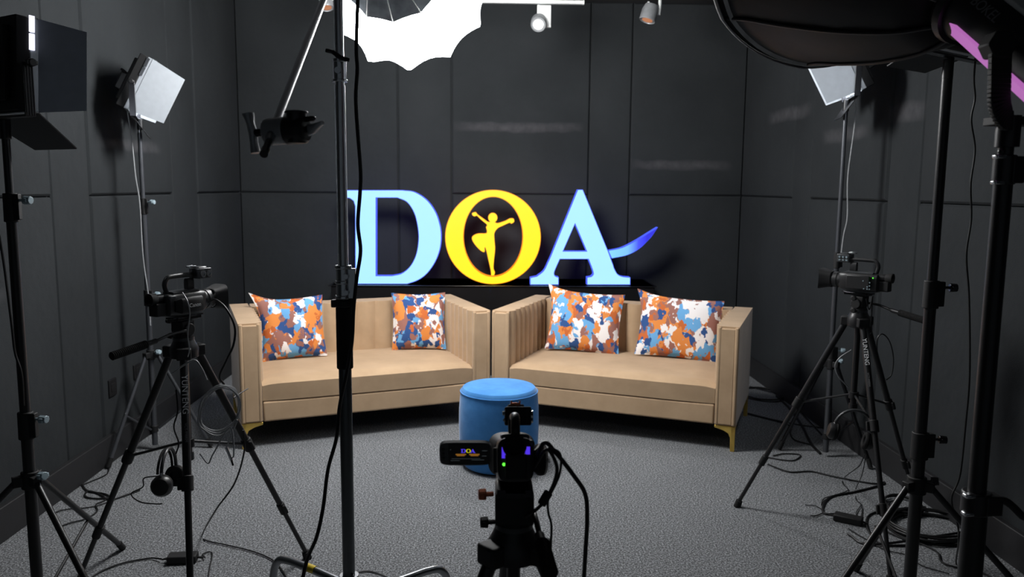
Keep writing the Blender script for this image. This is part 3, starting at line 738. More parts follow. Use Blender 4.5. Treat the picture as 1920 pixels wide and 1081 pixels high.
# ------------------------------------------------------------------ right foreground: lamp, octagonal softbox, stand
Lp = at(1888, 64, 1.58); Cp = at(1628, -154, 2.03); ra = (Cp - Lp).normalized(); Rb = basis(ra)
o = thing('octagonal_softbox', 'large black octagonal softbox seen from behind at upper right', 'softbox', Cp)
NR2 = 8
def ribbed2(prof, n, seg, sag, ph0):
    k = MB(); N = n * seg; vs = []
    for (r, h) in prof:
        for j in range(N):
            a = 2 * PI * j / N + ph0; ph = (j % seg) / seg * 2 - 1
            rr = r * (1 - sag * (1 - ph * ph)); vs.append(Lp + Rb @ V((rr * math.cos(a), h, rr * math.sin(a))))
    return k.add(vs, [(i * N + j, i * N + (j + 1) % N, (i + 1) * N + (j + 1) % N, (i + 1) * N + j) for i in range(len(prof) - 1) for j in range(N)])
dd = (Cp - Lp).length; RR = .40; ph0 = 3.90
ribbed2([(.075, .13), (.14, .185), (.22, .29), (.30, .42), (.355, .52), (RR, dd)], NR2, 10, .012, ph0).build('shell', mt_cloth, o, ang=40, solid=.003)
ribbed2([(RR + .002, dd - .016), (RR + .006, dd), (RR + .002, dd + .018)], NR2, 10, .012, ph0).build('rim_piping', mt_lip, o, ang=60, solid=.003)
ribbed2([(RR - .01, dd - .03), (.2, dd - .025), (.004, dd - .02)], NR2, 10, .012, ph0).build('front_diffuser', mt_white, o, ang=60)
for i in range(NR2):
    a = 2 * PI * i / NR2 + ph0
    q = [Lp + Rb @ V((r * math.cos(a), h, r * math.sin(a))) for r, h in ((.08, .128), (.144, .183), (.225, .288), (.305, .418), (.36, .518), (RR + .003, dd))]
    MB().tube(spline(q, 4), .0045, 8).build('rib', mt_black, o)
MB().lathe([(.08, .105), (.085, .12), (.08, .135)], Lp, Rb @ Matrix.Rotation(-PI / 2, 3, 'X'), 32).build('speed_ring', mt_black, o)
o = thing('studio_lamp', 'black studio lamp with violet light strip on the right foreground stand', 'studio lamp', Lp)
Rc = Rb @ Matrix.Rotation(-PI / 2, 3, 'X')
Q = lambda x, y, z: Lp + Rb @ V((x, y, z))
MB().loft([(-.2, 0, 0, .045, .045, 1), (-.185, 0, 0, .058, .058, 1), (.07, 0, 0, .06, .06, 1), (.1, 0, 0, .07, .07, 1), (.105, 0, 0, .07, .07, 1)], Lp, Rb, 40).build('lamp_body', mt_plast, o)
nv = Rb.transposed() @ (CAM - Lp); nv.y = 0; nv.normalize()            # side of the barrel turned to the room's front
def side(deg): return Matrix.Rotation(math.radians(deg), 3, 'Y') @ nv
def slab(name, deg, y0, y1, wd, th, rad, mat):
    n_ = side(deg); t_ = n_.cross(V((0, 1, 0)))
    Rm = Rb @ Matrix((t_, V((0, 1, 0)), n_)).transposed()
    return MB().box(Lp + Rb @ (n_ * rad + V((0, (y0 + y1) / 2, 0))), (wd, y1 - y0, th), Rm).build(name, mat, o, bevel=.002)
SGN = 1 if (Rb @ side(60)).z > (Rb @ side(-60)).z else -1
slab('top_plate', SGN * 62, -.19, .05, .05, .012, .062, mt_white)
slab('light_strip', -SGN * 62, -.18, .09, .034, .012, .058, mt_pink)
n_ = side(SGN * 8); t_ = n_.cross(V((0, 1, 0)))
lettering('maker_lettering', 'BOKEL', .028, Lp + Rb @ (n_ * .0605 + V((0, .03, 0))), Rb @ V((0, -1, 0)), Rb @ (t_ * (1 if (Rb @ t_).z > 0 else -1)), mt_printdim, o)
# yoke
yb = at(1893, 226, 1.55)
k = MB(); s1 = at(1876, 84, 1.48); 
pts = [s1, at(1874, 150, 1.48), at(1874, 195, 1.48), at(1884, 222, 1.5), yb]
P_ = spline(pts, 6)
for i in range(len(P_) - 1): 
    d_ = P_[i + 1] - P_[i]; k.box((P_[i] + P_[i + 1]) / 2, (.038, d_.length * 1.15, .014), basis(d_, (0, -1, 0)))
k.box(yb + V((.02, .02, 0)), (.09, .05, .016)); k.build('yoke', mt_matte, o, bevel=.002)
MB().cyl(s1 + V((0, -.01, 0)), s1 + V((0, .03, 0)), .028, .026, 6).build('tilt_knob', mt_matte, o, bevel=.003)
MB().cyl(yb + V((0.005, .01, -.05)), yb + V((0.005, .01, .01)), .022, n=18).build('stand_socket', mt_black, o)
sx, sy = yb.x + .004, yb.y + .01
o = thing('light_stand', 'thick black light stand with lever clamps at the right edge', 'light stand', (sx, sy, 0))
zq = lambda py: at(1880, py, sy).z
MB().cyl((sx, sy, zq(330)), (sx, sy, yb.z - .03), .0085, n=18).build('spigot', mt_satin, o)
MB().cyl((sx, sy, zq(960)), (sx, sy, zq(300)), .0175, n=22).build('pole_section', mt_black, o)
MB().cyl((sx, sy, .12), (sx, sy, zq(940)), .0235, n=22).build('pole_section', mt_black, o)
def lever(za, zb_, r, big=1):
    c = MB().cyl((sx, sy, za), (sx, sy, zb_), r, n=22).box((sx + r * .8, sy - r * .4, (za + zb_) / 2), (r * 1.2, r * 1.2, (zb_ - za) * .9)).build('clamp', mt_black, o, bevel=.003)
    for z in (za + .004, zb_ - .004):
        MB().box((sx - r * .85, sy - r * .5, z), (.022, .018, .009)).build('clamp_bolt', mt_chrome, c, bevel=.003)
    MB().tube(spline([(sx + r * .9, sy - r * .6, zb_ - .01), (sx + r * 1.8, sy - r * .8, zb_ - .015), (sx + r * 3.1, sy - r, zb_ - .05)], 5), [.008] * 10 + [.004], 10).build('lever', mt_matte, c)
lever(zq(346), zq(290), .021); lever(zq(960), zq(920), .0285)
MB().cyl((sx, sy, zq(300)), (sx, sy, zq(272)), .014, n=18).sphere((sx - .016, sy - .012, zq(285)), .007, 8).build('top_fitting', mt_black, o)
c = MB().cyl((sx, sy, .70), (sx, sy, .76), .033, n=22).build('leg_collar', mt_matte, o, bevel=.003)
for ang in (60, 180, 300):
    a = math.radians(ang - 10); f = V((sx + .5 * math.cos(a), sy + .5 * math.sin(a), .014)); t_ = V((sx + .045 * math.cos(a), sy + .045 * math.sin(a), .73))
    L = MB().cyl(t_, f, .0125, n=14).build('leg', mt_black, o); MB().cyl(f + V((0, 0, .03)), f - V((0, 0, .006)), .016, n=14).build('rubber_foot', mt_rubber, L)
    MB().cyl((sx + .03 * math.cos(a), sy + .03 * math.sin(a), .2), t_.lerp(f, .55), .006, n=8).build('brace', mt_black, o)

# ------------------------------------------------------------------ camcorders (local: +y lens, x right, origin under the body)
LETTERS = {'D': ([Dout, Din], mt_scrblue), 'O': ([ell(913, 372, 270, 266, 28), ell(914, 371, 166, 223, 28)], mt_scryel), 'A': ([Aout, Ain], mt_scrblue)}
def camcorder(label, loc, yaw, open_lcd, lead=False, sc=1.0, hz=0.):
    o = thing('camcorder', label, 'camcorder', loc, yaw, local=True); o.scale = (sc, sc, sc)
    MB().loft([(-.088, 0, .045, .026, .034), (-.082, 0, .045, .034, .04), (-.03, 0, .044, .037, .043), (.05, 0, .044, .036, .042), (.08, 0, .046, .034, .038), (.088, 0, .046, .03, .034)], n=32, e=.45).build('body', mt_plast, o, ang=40)
    MB().loft([(-.06, .0, .086, .027, .006), (.06, .0, .086, .027, .006)], n=20, e=.5).build('top_cover', mt_greyp, o)
    l_ = MB().lathe([(.033, .085), (.0335, .10), (.036, .102), (.036, .122), (.033, .124), (.033, .135)], (0, 0, .046), Matrix.Rotation(-PI / 2, 3, 'X'), 32).build('lens_barrel', mt_plast, o)
    MB().lathe([(.001, .137), (.027, .134), (.030, .137)], (0, 0, .046), Matrix.Rotation(-PI / 2, 3, 'X'), 28, close=False).build('front_glass', mt_lens, l_)
    # petal hood, hollow
    k = MB(); n = 32; vs = []
    for (y, hw, hh, pet) in ((.128, .038, .036, 0), (.15, .043, .039, 0), (.175, .052, .044, .012), (.175, .050, .042, .012), (.15, .040, .036, 0), (.13, .034, .032, 0)):
        for j in range(n):
            a = 2 * PI * j / n; c_, s_ = math.cos(a), math.sin(a)
            vs.append(V((hw * math.copysign(abs(c_) ** .55, c_), y + pet * abs(s_) ** 2, .046 + hh * math.copysign(abs(s_) ** .55, s_) * (1 + pet * 8 * abs(s_)))))
    k.add(vs, [(i * n + j, i * n + (j + 1) % n, (i + 1) * n + (j + 1) % n, (i + 1) * n + j) for i in range(5) for j in range(n)]); k.build('lens_hood', mt_matte, l_, ang=40)
    e_ = MB().lathe([(.015, -.075), (.016, -.115), (.0155, -.117)], (-.004, 0, .072), Matrix.Rotation(-PI / 2, 3, 'X'), 24).build('viewfinder', mt_plast, o)
    MB().lathe([(.0165, -.112), (.021, -.118), (.022, -.142), (.017, -.143), (.015, -.13)], (-.004, 0, .072), Matrix.Rotation(-PI / 2, 3, 'X'), 24).build('eyecup', mt_rubber, e_)
    MB().box((0, -.108, .034), (.04, .045, .046)).build('battery', mt_matte, o, bevel=.004)
    # handle
    pts = [(0, -.066, .084), (0, -.074, .118 - hz), (0, -.062, .14 - hz), (0, -.04, .1445 - hz), (0, .03, .1445 - hz), (0, .075, .143 - hz)]
    h = MB().loft([(0, 0, 0, .012, .007, .6)] * 2, n=4) if False else MB()
    P2 = spline(pts, 6)
    h.tube(P2, .0088, 16); hd_ = h.build('handle', mt_plast, o)
    MB().loft([(.022, 0, .108, .011, .024, .6), (.05, 0, .108, .011, .024, .6)], n=20).build('handle_pillar', mt_plast, hd_)
    xb = MB().box((.01, .082, .147 - hz), (.054, .058, .038)).box((.006, .082, .168 - hz), (.034, .04, .006)).build('audio_block', mt_greyp if not lead else mt_matte, hd_, bevel=.005)
    for y in (.068, .096):
        MB().lathe([(.013, 0), (.013, .005), (.0085, .0052), (.0085, .0015)], (.036, y, .146 - hz), Matrix.Rotation(PI / 2, 3, 'Y'), 20).build('xlr_socket', mt_chrome, xb)
    k = MB()
    for y in (.064, .08, .096): k.cyl((-.017, y, .153 - hz), (-.0215, y, .153 - hz), .0045, n=10).box((-.018, y, .139 - hz), (.004, .009, .005))
    k.build('audio_dials', mt_knob, xb)
    MB().box((.004, .045, .1715 - hz), (.02, .03, .004)).box((-.004, .045, .175 - hz), (.003, .03, .004)).box((.013, .045, .175 - hz), (.003, .03, .004)).build('accessory_shoe', mt_copper if lead else mt_satin, xb, bevel=.0008)
    MB().box((.008, .045, .1705 - hz), (.006, .008, .004)).build('record_button', mt_copper, xb)
    # hand strap on the right side
    st = MB().loft([(-.065, .036, .042, .004, .02, .7), (-.05, .048, .042, .011, .028, .7), (0, .053, .042, .014, .031, .7), (.045, .048, .042, .011, .028, .7), (.062, .036, .042, .004, .02, .7)], n=24).build('hand_strap', mt_matte, o)
    lettering('strap_lettering', 'Canon', .02, (.0675, -.002, .042), (0, 1, 0), (0, 0, 1), mt_print, st)
    MB().box((.026, -.07, .074), (.018, .03, .014)).build('zoom_rocker', mt_greyp, o, bevel=.004)
    if open_lcd:
        T = lambda x, y, z: V((-.046 - x, -.055 + .18 * z - .0 * y + y, .058 + z))
        Rl_ = Matrix.Rotation(.62, 3, 'X')
        T = lambda x, y, z: V((-.044, -.055, .057)) + Rl_ @ V((-x, y, z))
        pn = MB()
        pn.loft([(-.004, -.05, 0, .049, .0265, .35), (.004, -.05, 0, .049, .0265, .35)], (-.044, -.055, .057), Rl_, 40).build('lcd_panel', mt_greyp, o)
        pn = o.children[-1]
        pn = [c for c in COL.objects if c.parent == o and c.name.startswith('lcd_panel')][0]
        MB().box(T(.043, -.0046, 0), (.078, .001, .046), Rl_).build('lcd_glass', mt_scr, pn)
        for z in (.01, 0, -.01): MB().cyl(T(.092, -.0035, z), T(.092, -.006, z), .0032, n=10).build('panel_button', mt_black, pn)
        q = .078 / 1920 * 1.0
        def sp(X, Y, yy): return T(.043 - (X - 960) * q * 1.3, -.0053 + yy, -(Y - 560) * q * 1.25)
        for L, (lo_, mm) in LETTERS.items():
            s = MB().prism([[(620 + x / 3.0, 320 + y / 3.0) for x, y in lp] for lp in lo_], 0, -.0003, lambda x, y, z: sp(960 + (x - 950) * .95, 400 + (y - 450) * .95, z))
            s.build('screen_image', mm, pn)
        for (x0, x1, y0, y1, mm) in ((480, 850, 530, 580, mt_scrtan), (520, 800, 590, 625, mt_scrtan), (960, 1330, 530, 580, mt_scrtan), (1010, 1290, 590, 625, mt_scrtan), (330, 1350, 745, 755, mt_scrgrey), (280, 320, 330, 345, mt_scrgrey), (1420, 1600, 380, 395, mt_scrgrey), (1420, 1580, 620, 635, mt_scrgrey), (300, 620, 830, 842, mt_scrgrey), (1050, 1500, 800, 812, mt_scrgrey)):
            MB().add([sp(x0, y0, 0), sp(x1, y0, 0), sp(x1, y1, 0), sp(x0, y1, 0), sp(x0, y0, -.0003), sp(x1, y0, -.0003), sp(x1, y1, -.0003), sp(x0, y1, -.0003)], [(0, 1, 2, 3), (4, 7, 6, 5), (0, 4, 5, 1), (1, 5, 6, 2), (2, 6, 7, 3), (3, 7, 4, 0)]).build('screen_image', mm, pn)
        MB().cyl((-.036, -.05, .02), (-.036, -.05, .066), .006, n=12).build('lcd_hinge', mt_plast, o)
        MB().box((-.02, -.0895, .058), (.012, .002, .02)).build('rear_display', mt_violet, o)
        MB().box((.022, -.0895, .062), (.009, .002, .014)).build('rear_display', mt_violet, o)
        MB().sphere((-.022, -.09, .037), .003, 8).build('status_diode', mt_green, o)
    else:
        MB().box((-.041, -.004, .046), (.012, .105, .062)).build('lcd_panel', mt_plast, o, bevel=.004)
        k = MB()
        for (y, z) in ((-.05, .02), (-.035, .02), (-.05, .03), (-.03, .055), (-.06, .05), (-.06, .035), (-.06, .02)): k.cyl((-.046, y, z), (-.0488, y, z), .003, n=8)
        k.build('buttons', mt_knob, o)
        MB().sphere((-.037, -.068, .07), .0025, 8).build('status_diode', mt_green, o)
    return o
# ------------------------------------------------------------------ video tripods
def tripod(label, hub, r, phi, ztop, yaw, pan, text=None, spread=.34, legs=(.0145, .0115, .0095), headsc=1.0, cuts=(.42, .74), column=True):
    hx, hy, hz = hub; o = thing('video_tripod', label, 'tripod', (hx, hy, 0)); Hc = V(hub)
    MB().lathe([(.03, -.03), (.05, -.02), (.052, .012), (.042, .03), (.036, .045)], Hc, n=28).build('hub', mt_black, o)
    MB().cyl(Hc - V((0, 0, .40)), Hc, .0135, n=18).cyl(Hc - V((0, 0, .41)), Hc - V((0, 0, .385)), .019, n=18).build('centre_column', mt_black, o)
    sp_z = hz * (1 - cuts[0]) * .62
    sh = MB().cyl(Hc - V((0, 0, .36)), Hc - V((0, 0, .33)), .022, n=18).build('spreader_hub', mt_matte, o)
    for i in range(3):
        a = phi - i * 2 * PI / 3; d = V((math.cos(a), math.sin(a), 0)); top = Hc + d * .052 - V((0, 0, .005)); f = V((hx + r * d.x, hy + r * d.y, .012))
        ax_ = (f - top).normalized(); sd = ax_.cross(V((0, 0, 1))).normalized()
        MB().box(Hc + d * .048, (.05, .05, .042), basis(d)).build('leg_joint', mt_matte, o, bevel=.005)
        c1_, c2_ = top.lerp(f, cuts[0]), top.lerp(f, cuts[1])
        L = MB().cyl(top, c1_, legs[0], n=16).cyl(c1_ - ax_ * .05, c2_, legs[1], n=14).cyl(c2_ - ax_ * .03, f, legs[2], n=14).build('leg', mt_black, o)
        for c, rr in ((c1_, legs[0]), (c2_, legs[1])):
            MB().cyl(c - ax_ * .026, c + ax_ * .026, rr * 1.4, n=14).box(c + sd * rr * 1.5, (.012, .04, .022), basis(ax_, sd)).build('leg_clamp', mt_matte, L, bevel=.003)
        MB().cyl(f - ax_ * .025, f + V((0, 0, -.012)), legs[2] * 1.7, legs[2] * 2.0, 14).build('rubber_foot', mt_rubber, L)
        MB().cyl(Hc - V((0, 0, .345)) + d * .02, top.lerp(f, spread + .08), .0055, n=8).build('spreader_arm', mt_black, o)
        if text and i == text[0]:
            # printed on the upper tube, on the side turned to the room's front
            vw = (CAM - top.lerp(f, .28)); vw = (vw - ax_ * vw.dot(ax_)).normalized()
            for tx, fr, sz, mm in text[1]:
                p = top.lerp(f, fr) + vw * (legs[0] + .0007)
                lettering('maker_lettering', tx, sz, p, ax_, ax_.cross(vw) * -1, mm, L)
    # fluid head
    Rz = Matrix.Rotation(yaw, 3, 'Z'); P = lambda x, y, z: Hc + Rz @ V((x, y, z))
    hh = ztop - hz
    hd_ = MB().lathe([(.034, .04), (.036, .055), (.034, .06), (.03, .07), (.03, hh * .62)], Hc, n=28).box(P(0, 0, hh * .68), (.056 * headsc, .06 * headsc, hh * .36 * headsc), Rz).cyl(P(-.036, 0, hh * .62), P(.036, 0, hh * .62), .024, n=20).build('fluid_head', mt_matte, o, bevel=.004)
    MB().lathe([(.0375, .043), (.0375, .053)], Hc, n=40).build('scale_ring', mt_greyp, hd_)
    MB().box(P(0, .01, hh * .93), (.052 * headsc, .11, hh * .1 * headsc), Rz).box(P(0, .01, hh * .97), (.04, .14, hh * .05), Rz).build('quick_release_plate', mt_darksteel, o, bevel=.002)
    for (x, z) in ((-.04, hh * .82), (-.036, hh * .4)): knob(hd_, P(x, -.004, z), Rz @ V((-1, -.1, 0)), .012, mt_copper if text is None and z > hh * .6 else mt_matte, .03)
    a_ = P(.035, -.02, hh * .62); b_ = V(pan); m_ = a_.lerp(b_, .42); ph_ = MB().tube(spline([a_, a_.lerp(b_, .2) + V((0, 0, .006)), m_], 5), .0055, 10).build('pan_handle', mt_black, o)
    MB().cyl(m_, a_.lerp(b_, .55), .0095, n=14).build('handle_ferrule', mt_black, ph_)
    gp = MB(); n = 40
    gp.tube([a_.lerp(b_, .55).lerp(b_, i / n) for i in range(n + 1)], [.0135 + .0012 * (i % 2) for i in range(n)] + [.011], 16); gp.build('handle_grip', mt_foam, ph_, ang=15)
    return o
tl = V((-1.1119, 2.9141, .9912))
tripod('black video tripod on the left with looped grey cable', tl, .517, .8545, 1.125, -.46, at(208, 668, 2.62), (1, [('YUNTENG', .028, mt_print), ] and [('YUNTENG', .135, .030, mt_print), ('VCT-998RM', .26, .013, mt_printdim)]))
camcorder('black camcorder seen from its strap side, on the left tripod', tl + V((0, 0, 1.125 - tl.z + .001)), -.46, False)
tr = V((1.6905, 3.5543, 1.0029))
tripod('black video tripod on the right, beside the outer sofa arm', tr, .5147, 2.5389, 1.138, .62, at(1738, 602, 3.3), (2, [('YUNTENG', .12, .026, mt_print), ('VCT-998RM', .235, .012, mt_printdim)]))
camcorder('black camcorder seen from its closed-screen side, on the right tripod', tr + V((0, 0, 1.138 - tr.z + .001)), .72, False)
tcn = V((.053, 1.5, .895))
tripod('black video tripod in the centre foreground, cut by the lower edge', tcn, .5, 1.57 + .12, 1.03, .0, at(1032, 1075, 1.3), None, headsc=1.32)
cc_ = camcorder('black camcorder in the centre with its lit screen folded out', tcn + V((0, 0, .134)), 0.0, True, True, hz=.02)
cc_.rotation_euler = (math.radians(-17), 0, 0)

# ------------------------------------------------------------------ headphones
def headphones(label, top, yaw, sz=1.0, tilt=0.):
    o = thing('headphones', label, 'headphones', top, yaw, local=True); o.rotation_euler.y = tilt; o.scale = (sz,) * 3
    arc = [V((.078 * math.cos(t), 0, -.09 + .085 * math.sin(t))) for t in [math.radians(a) for a in range(-8, 189, 12)]]
    MB().tube(arc, .0065, 10).build('headband', mt_greyp, o)
    MB().tube([p * 1.0 + V((0, .014, -.004)) for p in arc[1:-1]], .005, 8).build('headband_padding', mt_rubber, o)
    for s in (-1, 1):
        c = MB().lathe([(.004, .02), (.03, .018), (.038, .006), (.038, -.006)], (s * .078, 0, -.125), Matrix.Rotation(s * PI / 2, 3, 'Y'), 28).build('ear_cup', mt_black, o)
        MB().tube([V((s * .066, .027 * math.cos(t * PI / 12), -.125 + .03 * math.sin(t * PI / 12))) for t in range(24)], .011, 10, closed=True).build('ear_cushion', mt_rubber, c)
        MB().cyl((s * .08, 0, -.10), (s * .08, 0, -.075), .005, n=10).build('slider', mt_chrome, c)
    return o
headphones('black headphones hanging from the left tripod spreader', at(316, 838, 2.78), 1.62, .95, .1)
headphones('black headphones hanging under the right tripod, near the wall', at(1612, 768, 3.38), -.25, 1.0, .25)

# ------------------------------------------------------------------ cables
def coil(label, c, u, v, turns, r, cr=.0028, tails=(), jit=.008, mat=None):
    c, u, v = V(c), V(u), V(v); nrm = u.cross(v).normalized(); pts = []
    N = int(turns * 14)
    for i in range(N):
        a = 2 * PI * i / 14; k = 1 + random.uniform(-.05, .05); tt = i / 14
        pts.append(c + u * math.cos(a) * k * (1 + .05 * math.sin(tt * 2.1)) + v * math.sin(a) * k * (1 + .05 * math.cos(tt * 1.7)) + nrm * (tt - turns / 2) * jit)
    pts += [V(t) for t in tails]
    return cable(label, pts, cr, mat, 5, name='coiled_cable')
cc = at(412, 768, 2.72)
coil('looped grey cable hanging on the left tripod leg', cc, V((.062, .02, 0)), V((0.012, .0, .082)), 4, 0, .0026, [at(425, 840, 2.7), at(438, 855, 2.68), at(432, 800, 2.7), at(400, 850, 2.7), at(390, 868, 2.7), at(375, 850, 2.7)], mat=mt_cablegrey)
k = at(424, 838, 2.68); 
o = thing('cable_plug', 'silver audio plug dangling from the looped grey cable', 'plug', k)
MB().cyl(k, at(434, 862, 2.68), .0048, n=12).build('plug_sleeve', mt_chrome, o); MB().cyl(at(434, 862, 2.68), at(437, 872, 2.68), .0035, n=10).build('strain_relief', mt_black, o)
q = tl
cable('black cable looping from the left camcorder lens down to its tripod', [at(391, 566, 2.86), at(405, 562, 2.8), at(425, 580, 2.76), at(440, 612, 2.75), at(438, 645, 2.75), at(425, 675, 2.76), at(412, 705, 2.78), at(420, 720, 2.8)], .0038)
cable('thin black cable hanging in front of the left camcorder strap', [at(342, 548, 2.73), at(352, 566, 2.70), at(356, 590, 2.70), at(352, 625, 2.72), at(355, 655, 2.75), at(352, 668, 2.8)], .0022, mt_cablegrey)
cable('black cable draped from the left tripod head to the sofa side', [at(322, 700, 2.8), at(345, 684, 2.78), at(365, 675, 2.78), at(378, 690, 2.78), at(388, 712, 2.78)], .003, mt_cablegrey)
cable('black cable dropping from the left tripod leg and trailing to the C-stand', [at(456, 806, 2.85), at(458, 845, 2.86), at(440, 905, 2.9), at(405, 955, 2.95), on(380, 1000, .006), on(385, 1012, .006), on(430, 1022, .006), on(480, 1035, .006), on(515, 1052, .006), on(535, 1078, .006), on(545, 1100, .006)], .0032)
cable('black cable strands hanging at the left tripod centre leg', [at(330, 730, 2.8), at(333, 770, 2.78), at(326, 800, 2.77), at(335, 830, 2.76), at(330, 850, 2.77)], .0028)
cable('thin wire sticking out between the left tripod and the sofa arm', [at(438, 745, 2.9), at(452, 736, 2.95), at(465, 728, 3.0)], .0022)
cable('black headphone lead curling left of the left headphones', [at(296, 892, 2.8), at(270, 896, 2.8), at(268, 912, 2.8), at(246, 925, 2.8), at(262, 940, 2.78), at(290, 944, 2.75), at(304, 944, 2.74)], .0024)
cable('tangled black cable on the carpet by the left wall', flo([(154, 908), (165, 920), (195, 925), (205, 932), (180, 934), (160, 930), (165, 920), (185, 925), (205, 936), (230, 930), (262, 918)]), .0045)
cable('black cable bending across the carpet beside the left wall', flo([(212, 925), (195, 938), (180, 945), (182, 958), (160, 972), (130, 980), (104, 990)]), .0035)
cable('thin lead trailing on the carpet below the left wall baseboard', flo([(240, 925), (180, 948), (120, 955), (100, 962)]), .003)
cable('cable trailing from the back left stand along the carpet edge', flo([(205, 872), (200, 888), (170, 902), (154, 908)]), .0035)
def adapter(label, c, yaw, sz=(.12, .06, .034)):
    o = thing('power_adapter', label, 'power adapter', c, yaw, local=True)
    MB().box((0, 0, sz[2] / 2), sz).build('casing', mt_matte, o, bevel=.006)
    for s in (-1, 1): MB().cyl((s * sz[0] / 2, 0, sz[2] / 2), (s * (sz[0] / 2 + .025), 0, sz[2] / 2 - .004), .005, .0035, 10).build('strain_relief', mt_rubber, o)
    return o
pa = on(343, 1052); adapter('black power adapter on the carpet behind the left tripod', pa, .1)
cable('black lead running left from the power adapter by the left tripod', [pa + V((-.09, 0, .012)), on(280, 1046, .006), on(230, 1055, .006), on(190, 1070, .006), on(160, 1090, .006)], .0038)
cable('short black lead with plug right of the left power adapter', [pa + V((.09, .01, .012)), on(380, 1038, .006), on(394, 1034, .006), on(398, 1040, .006), on(394, 1060, .006), on(390, 1085, .006)], .003)
pb = on(1590, 978); adapter('black power adapter on the carpet below the right tripod', pb, -.6, (.13, .06, .034))
cable('black lead looping from the right power adapter to the right tripod', flo([(1575, 962), (1546, 962), (1544, 945), (1560, 930), (1600, 922), (1640, 912), (1660, 905)]), .0055)
cable('thin stiff lead branching left of the right power adapter', flo([(1546, 960), (1530, 966), (1520, 966)]), .003)
cable('thin wire curving on the carpet beside the right adapter lead', flo([(1545, 958), (1530, 948), (1510, 946)]), .0025)
cable('thin black headphone lead winding down under the right headphones', [at(1622, 850, 3.4), at(1613, 870, 3.5), at(1605, 878, 3.6), on(1585, 893, .01), on(1580, 905, .006), on(1590, 918, .006), on(1570, 926, .006), on(1545, 934, .006), on(1540, 946, .006)], .0026)
cable('pair of thin wires dangling below the right headphones to the carpet', [at(1624, 852, 3.38), at(1616, 890, 3.5), on(1605, 915, .008), on(1605, 935, .006), on(1614, 945, .006), on(1605, 962, .006), on(1614, 970, .006), on(1617, 950, .006)], .0022)
cable('black cable crossing the carpet from the right sofa to the tripod', flo([(1440, 870), (1480, 884), (1520, 883), (1560, 892), (1600, 900), (1640, 906), (1658, 903)]), .0045)
cable('black cable strands bundled on the carpet near the right sofa leg', flo([(1440, 857), (1470, 862), (1490, 862), (1500, 852), (1470, 850), (1450, 854)]), .004)
cable('black cable trailing from behind the right sofa to the back right stand', flo([(1402, 776), (1440, 785), (1480, 797), (1482, 812), (1490, 824), (1520, 833)]), .0045)
cable('dark cable running along the floor toward the right wall foot', flo([(1402, 774), (1450, 786), (1500, 796), (1548, 802)]), .004)
cable('black lead lying diagonally from the right wall to the back right stand', flo([(1456, 742), (1480, 765), (1505, 800), (1520, 830), (1538, 850)]), .008)
cv = on(1430, 738, .01)
coil('coiled black cables on the carpet behind the right sofa arm', cv, V((.16, 0, 0)), V((0, .2, 0)), 3, 0, .005, [on(1406, 724, .01)], jit=.006)
cw = on(1745, 985, .02)
coil('heap of black cable coiled on the carpet behind the tall right stand', cw, V((.19, -.03, 0)), V((.05, .17, 0)), 6, 0, .0058, [on(1640, 1020, .008), on(1590, 1000, .008)], jit=.006)
coil('smaller black cable coil under the right tripod foot, by the heap', on(1692, 945, .02), V((.09, .0, 0)), V((.02, .12, 0)), 3, 0, .005, [on(1640, 960, .006), on(1625, 985, .006), on(1650, 1018, .006), on(1700, 1022, .006)], jit=.006)
cable('black lead winding from the cable heap toward the thick right stand', flo([(1640, 985), (1690, 1008), (1730, 1020), (1758, 1035), (1765, 1052), (1790, 1062), (1840, 1072), (1870, 1090)]), .004)
cable('thin lead on the carpet between the right stands', flo([(1590, 990), (1620, 1008), (1660, 1030), (1700, 1040), (1730, 1060), (1780, 1075)]), .0025)
cable('thin black cord hanging in front of the right wall from the hidden LED panel', [at(1829, 108, 2.72), at(1826, 150, 2.74), at(1828, 185, 2.75), at(1821, 225, 2.75), at(1828, 280, 2.75), at(1820, 345, 2.75), at(1821, 410, 2.75), at(1812, 478, 2.75), at(1817, 560, 2.75), at(1818, 700, 2.75), at(1810, 800, 2.78), at(1800, 890, 2.8), at(1784, 935, 2.8), at(1796, 985, 2.8), at(1797, 1020, 2.82), on(1793, 1056, .006), on(1806, 1090, .006)], .0035)
cable('pale thin cord hanging beside the back right light stand', [at(1602, 125, 4.58), at(1606, 170, 4.58), at(1603, 230, 4.58), at(1590, 330, 4.58), at(1589, 405, 4.58), at(1582, 440, 4.58), at(1577, 478, 4.58)], .004, mt_cablegrey)
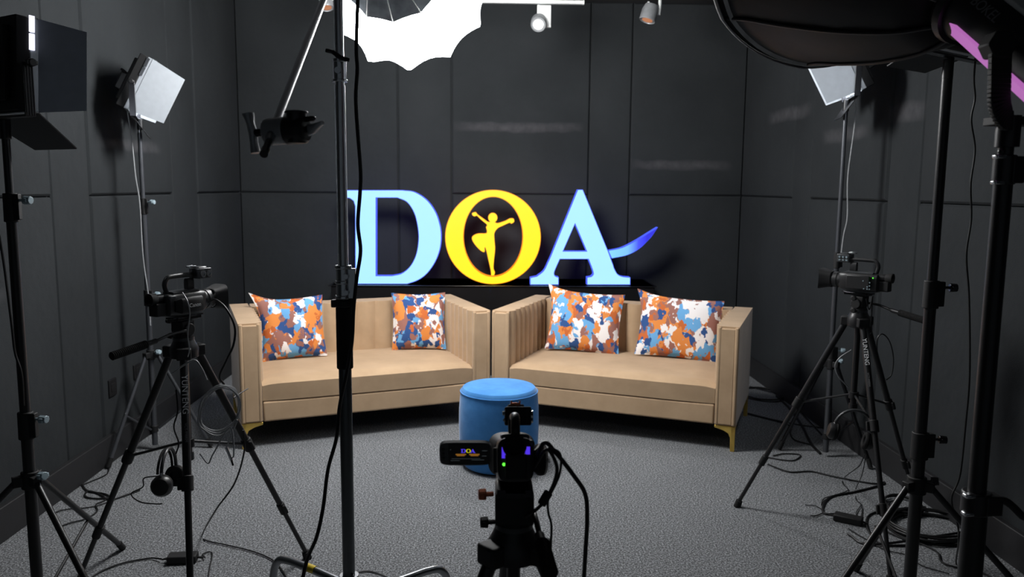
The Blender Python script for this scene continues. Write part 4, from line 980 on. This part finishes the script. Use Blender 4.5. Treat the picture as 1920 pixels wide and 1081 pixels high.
cable('pale thin cord hanging beside the back left light stand', [at(236, 165, 4.7), at(238, 200, 4.72), at(247, 262, 4.72), at(254, 330, 4.72), at(262, 382, 4.72), at(268, 480, 4.72), at(279, 560, 4.72), at(282, 610, 4.72)], .004, mt_cablegrey)
cable('black cord hanging along the nearest left light stand', [at(-2, 440, 2.66), at(8, 500, 2.66), at(22, 610, 2.66), at(28, 660, 2.66), at(40, 700, 2.66), at(44, 760, 2.66)], .004)
cable('large thin cable loop hanging behind the right tripod', [at(1644, 660, 3.62), at(1645, 635, 3.62), at(1655, 626, 3.62), at(1668, 640, 3.62), at(1675, 670, 3.62), at(1672, 700, 3.62), at(1662, 712, 3.62)], .003)
cable('thin cable hooked round the back right stand below the hub', [at(1596, 656, 3.65), at(1575, 670, 3.65), at(1566, 685, 3.66), at(1572, 705, 3.66), at(1590, 725, 3.66)], .003, mt_cablegrey)
cable('thin cable from the right camcorder to its tripod', [at(1624, 560, 3.48), at(1630, 580, 3.48), at(1636, 555, 3.48), at(1634, 590, 3.48), at(1634, 620, 3.48), at(1632, 625, 3.5)], .0026)
# centre camcorder cables
cable('thick black cable arching from the centre camcorder to the floor', [V((.088, 1.44, 1.085)), at(1020, 830, 1.45), at(1042, 848, 1.44), at(1075, 890, 1.44), at(1097, 925, 1.44), at(1101, 970, 1.44), at(1098, 1030, 1.44), at(1094, 1100, 1.44)], .0042)
cable('second black cable from the centre camcorder bending back to its tripod head', [V((.088, 1.44, 1.08)), at(1025, 842, 1.43), at(1043, 870, 1.43), at(1042, 895, 1.43), at(1030, 925, 1.43), at(1020, 940, 1.43), at(1005, 955, 1.44), at(985, 968, 1.45)], .0034)
cable('thin black lead hanging below the centre camcorder strap', [at(1028, 838, 1.43), at(1050, 850, 1.43), at(1050, 885, 1.43), at(1038, 915, 1.43), at(1028, 935, 1.43), at(1028, 960, 1.43), at(1034, 985, 1.43), at(1032, 1030, 1.42)], .0022)
k = at(1021, 935, 1.425); MBk = MB().cyl(at(1015, 945, 1.425), at(1029, 922, 1.425), .0085, n=14)
tag(MBk.build('cable_ferrite', mt_rubber, None, bevel=.002, org=k), 'black cylinder ferrite on the centre camcorder cable', 'cable ferrite')
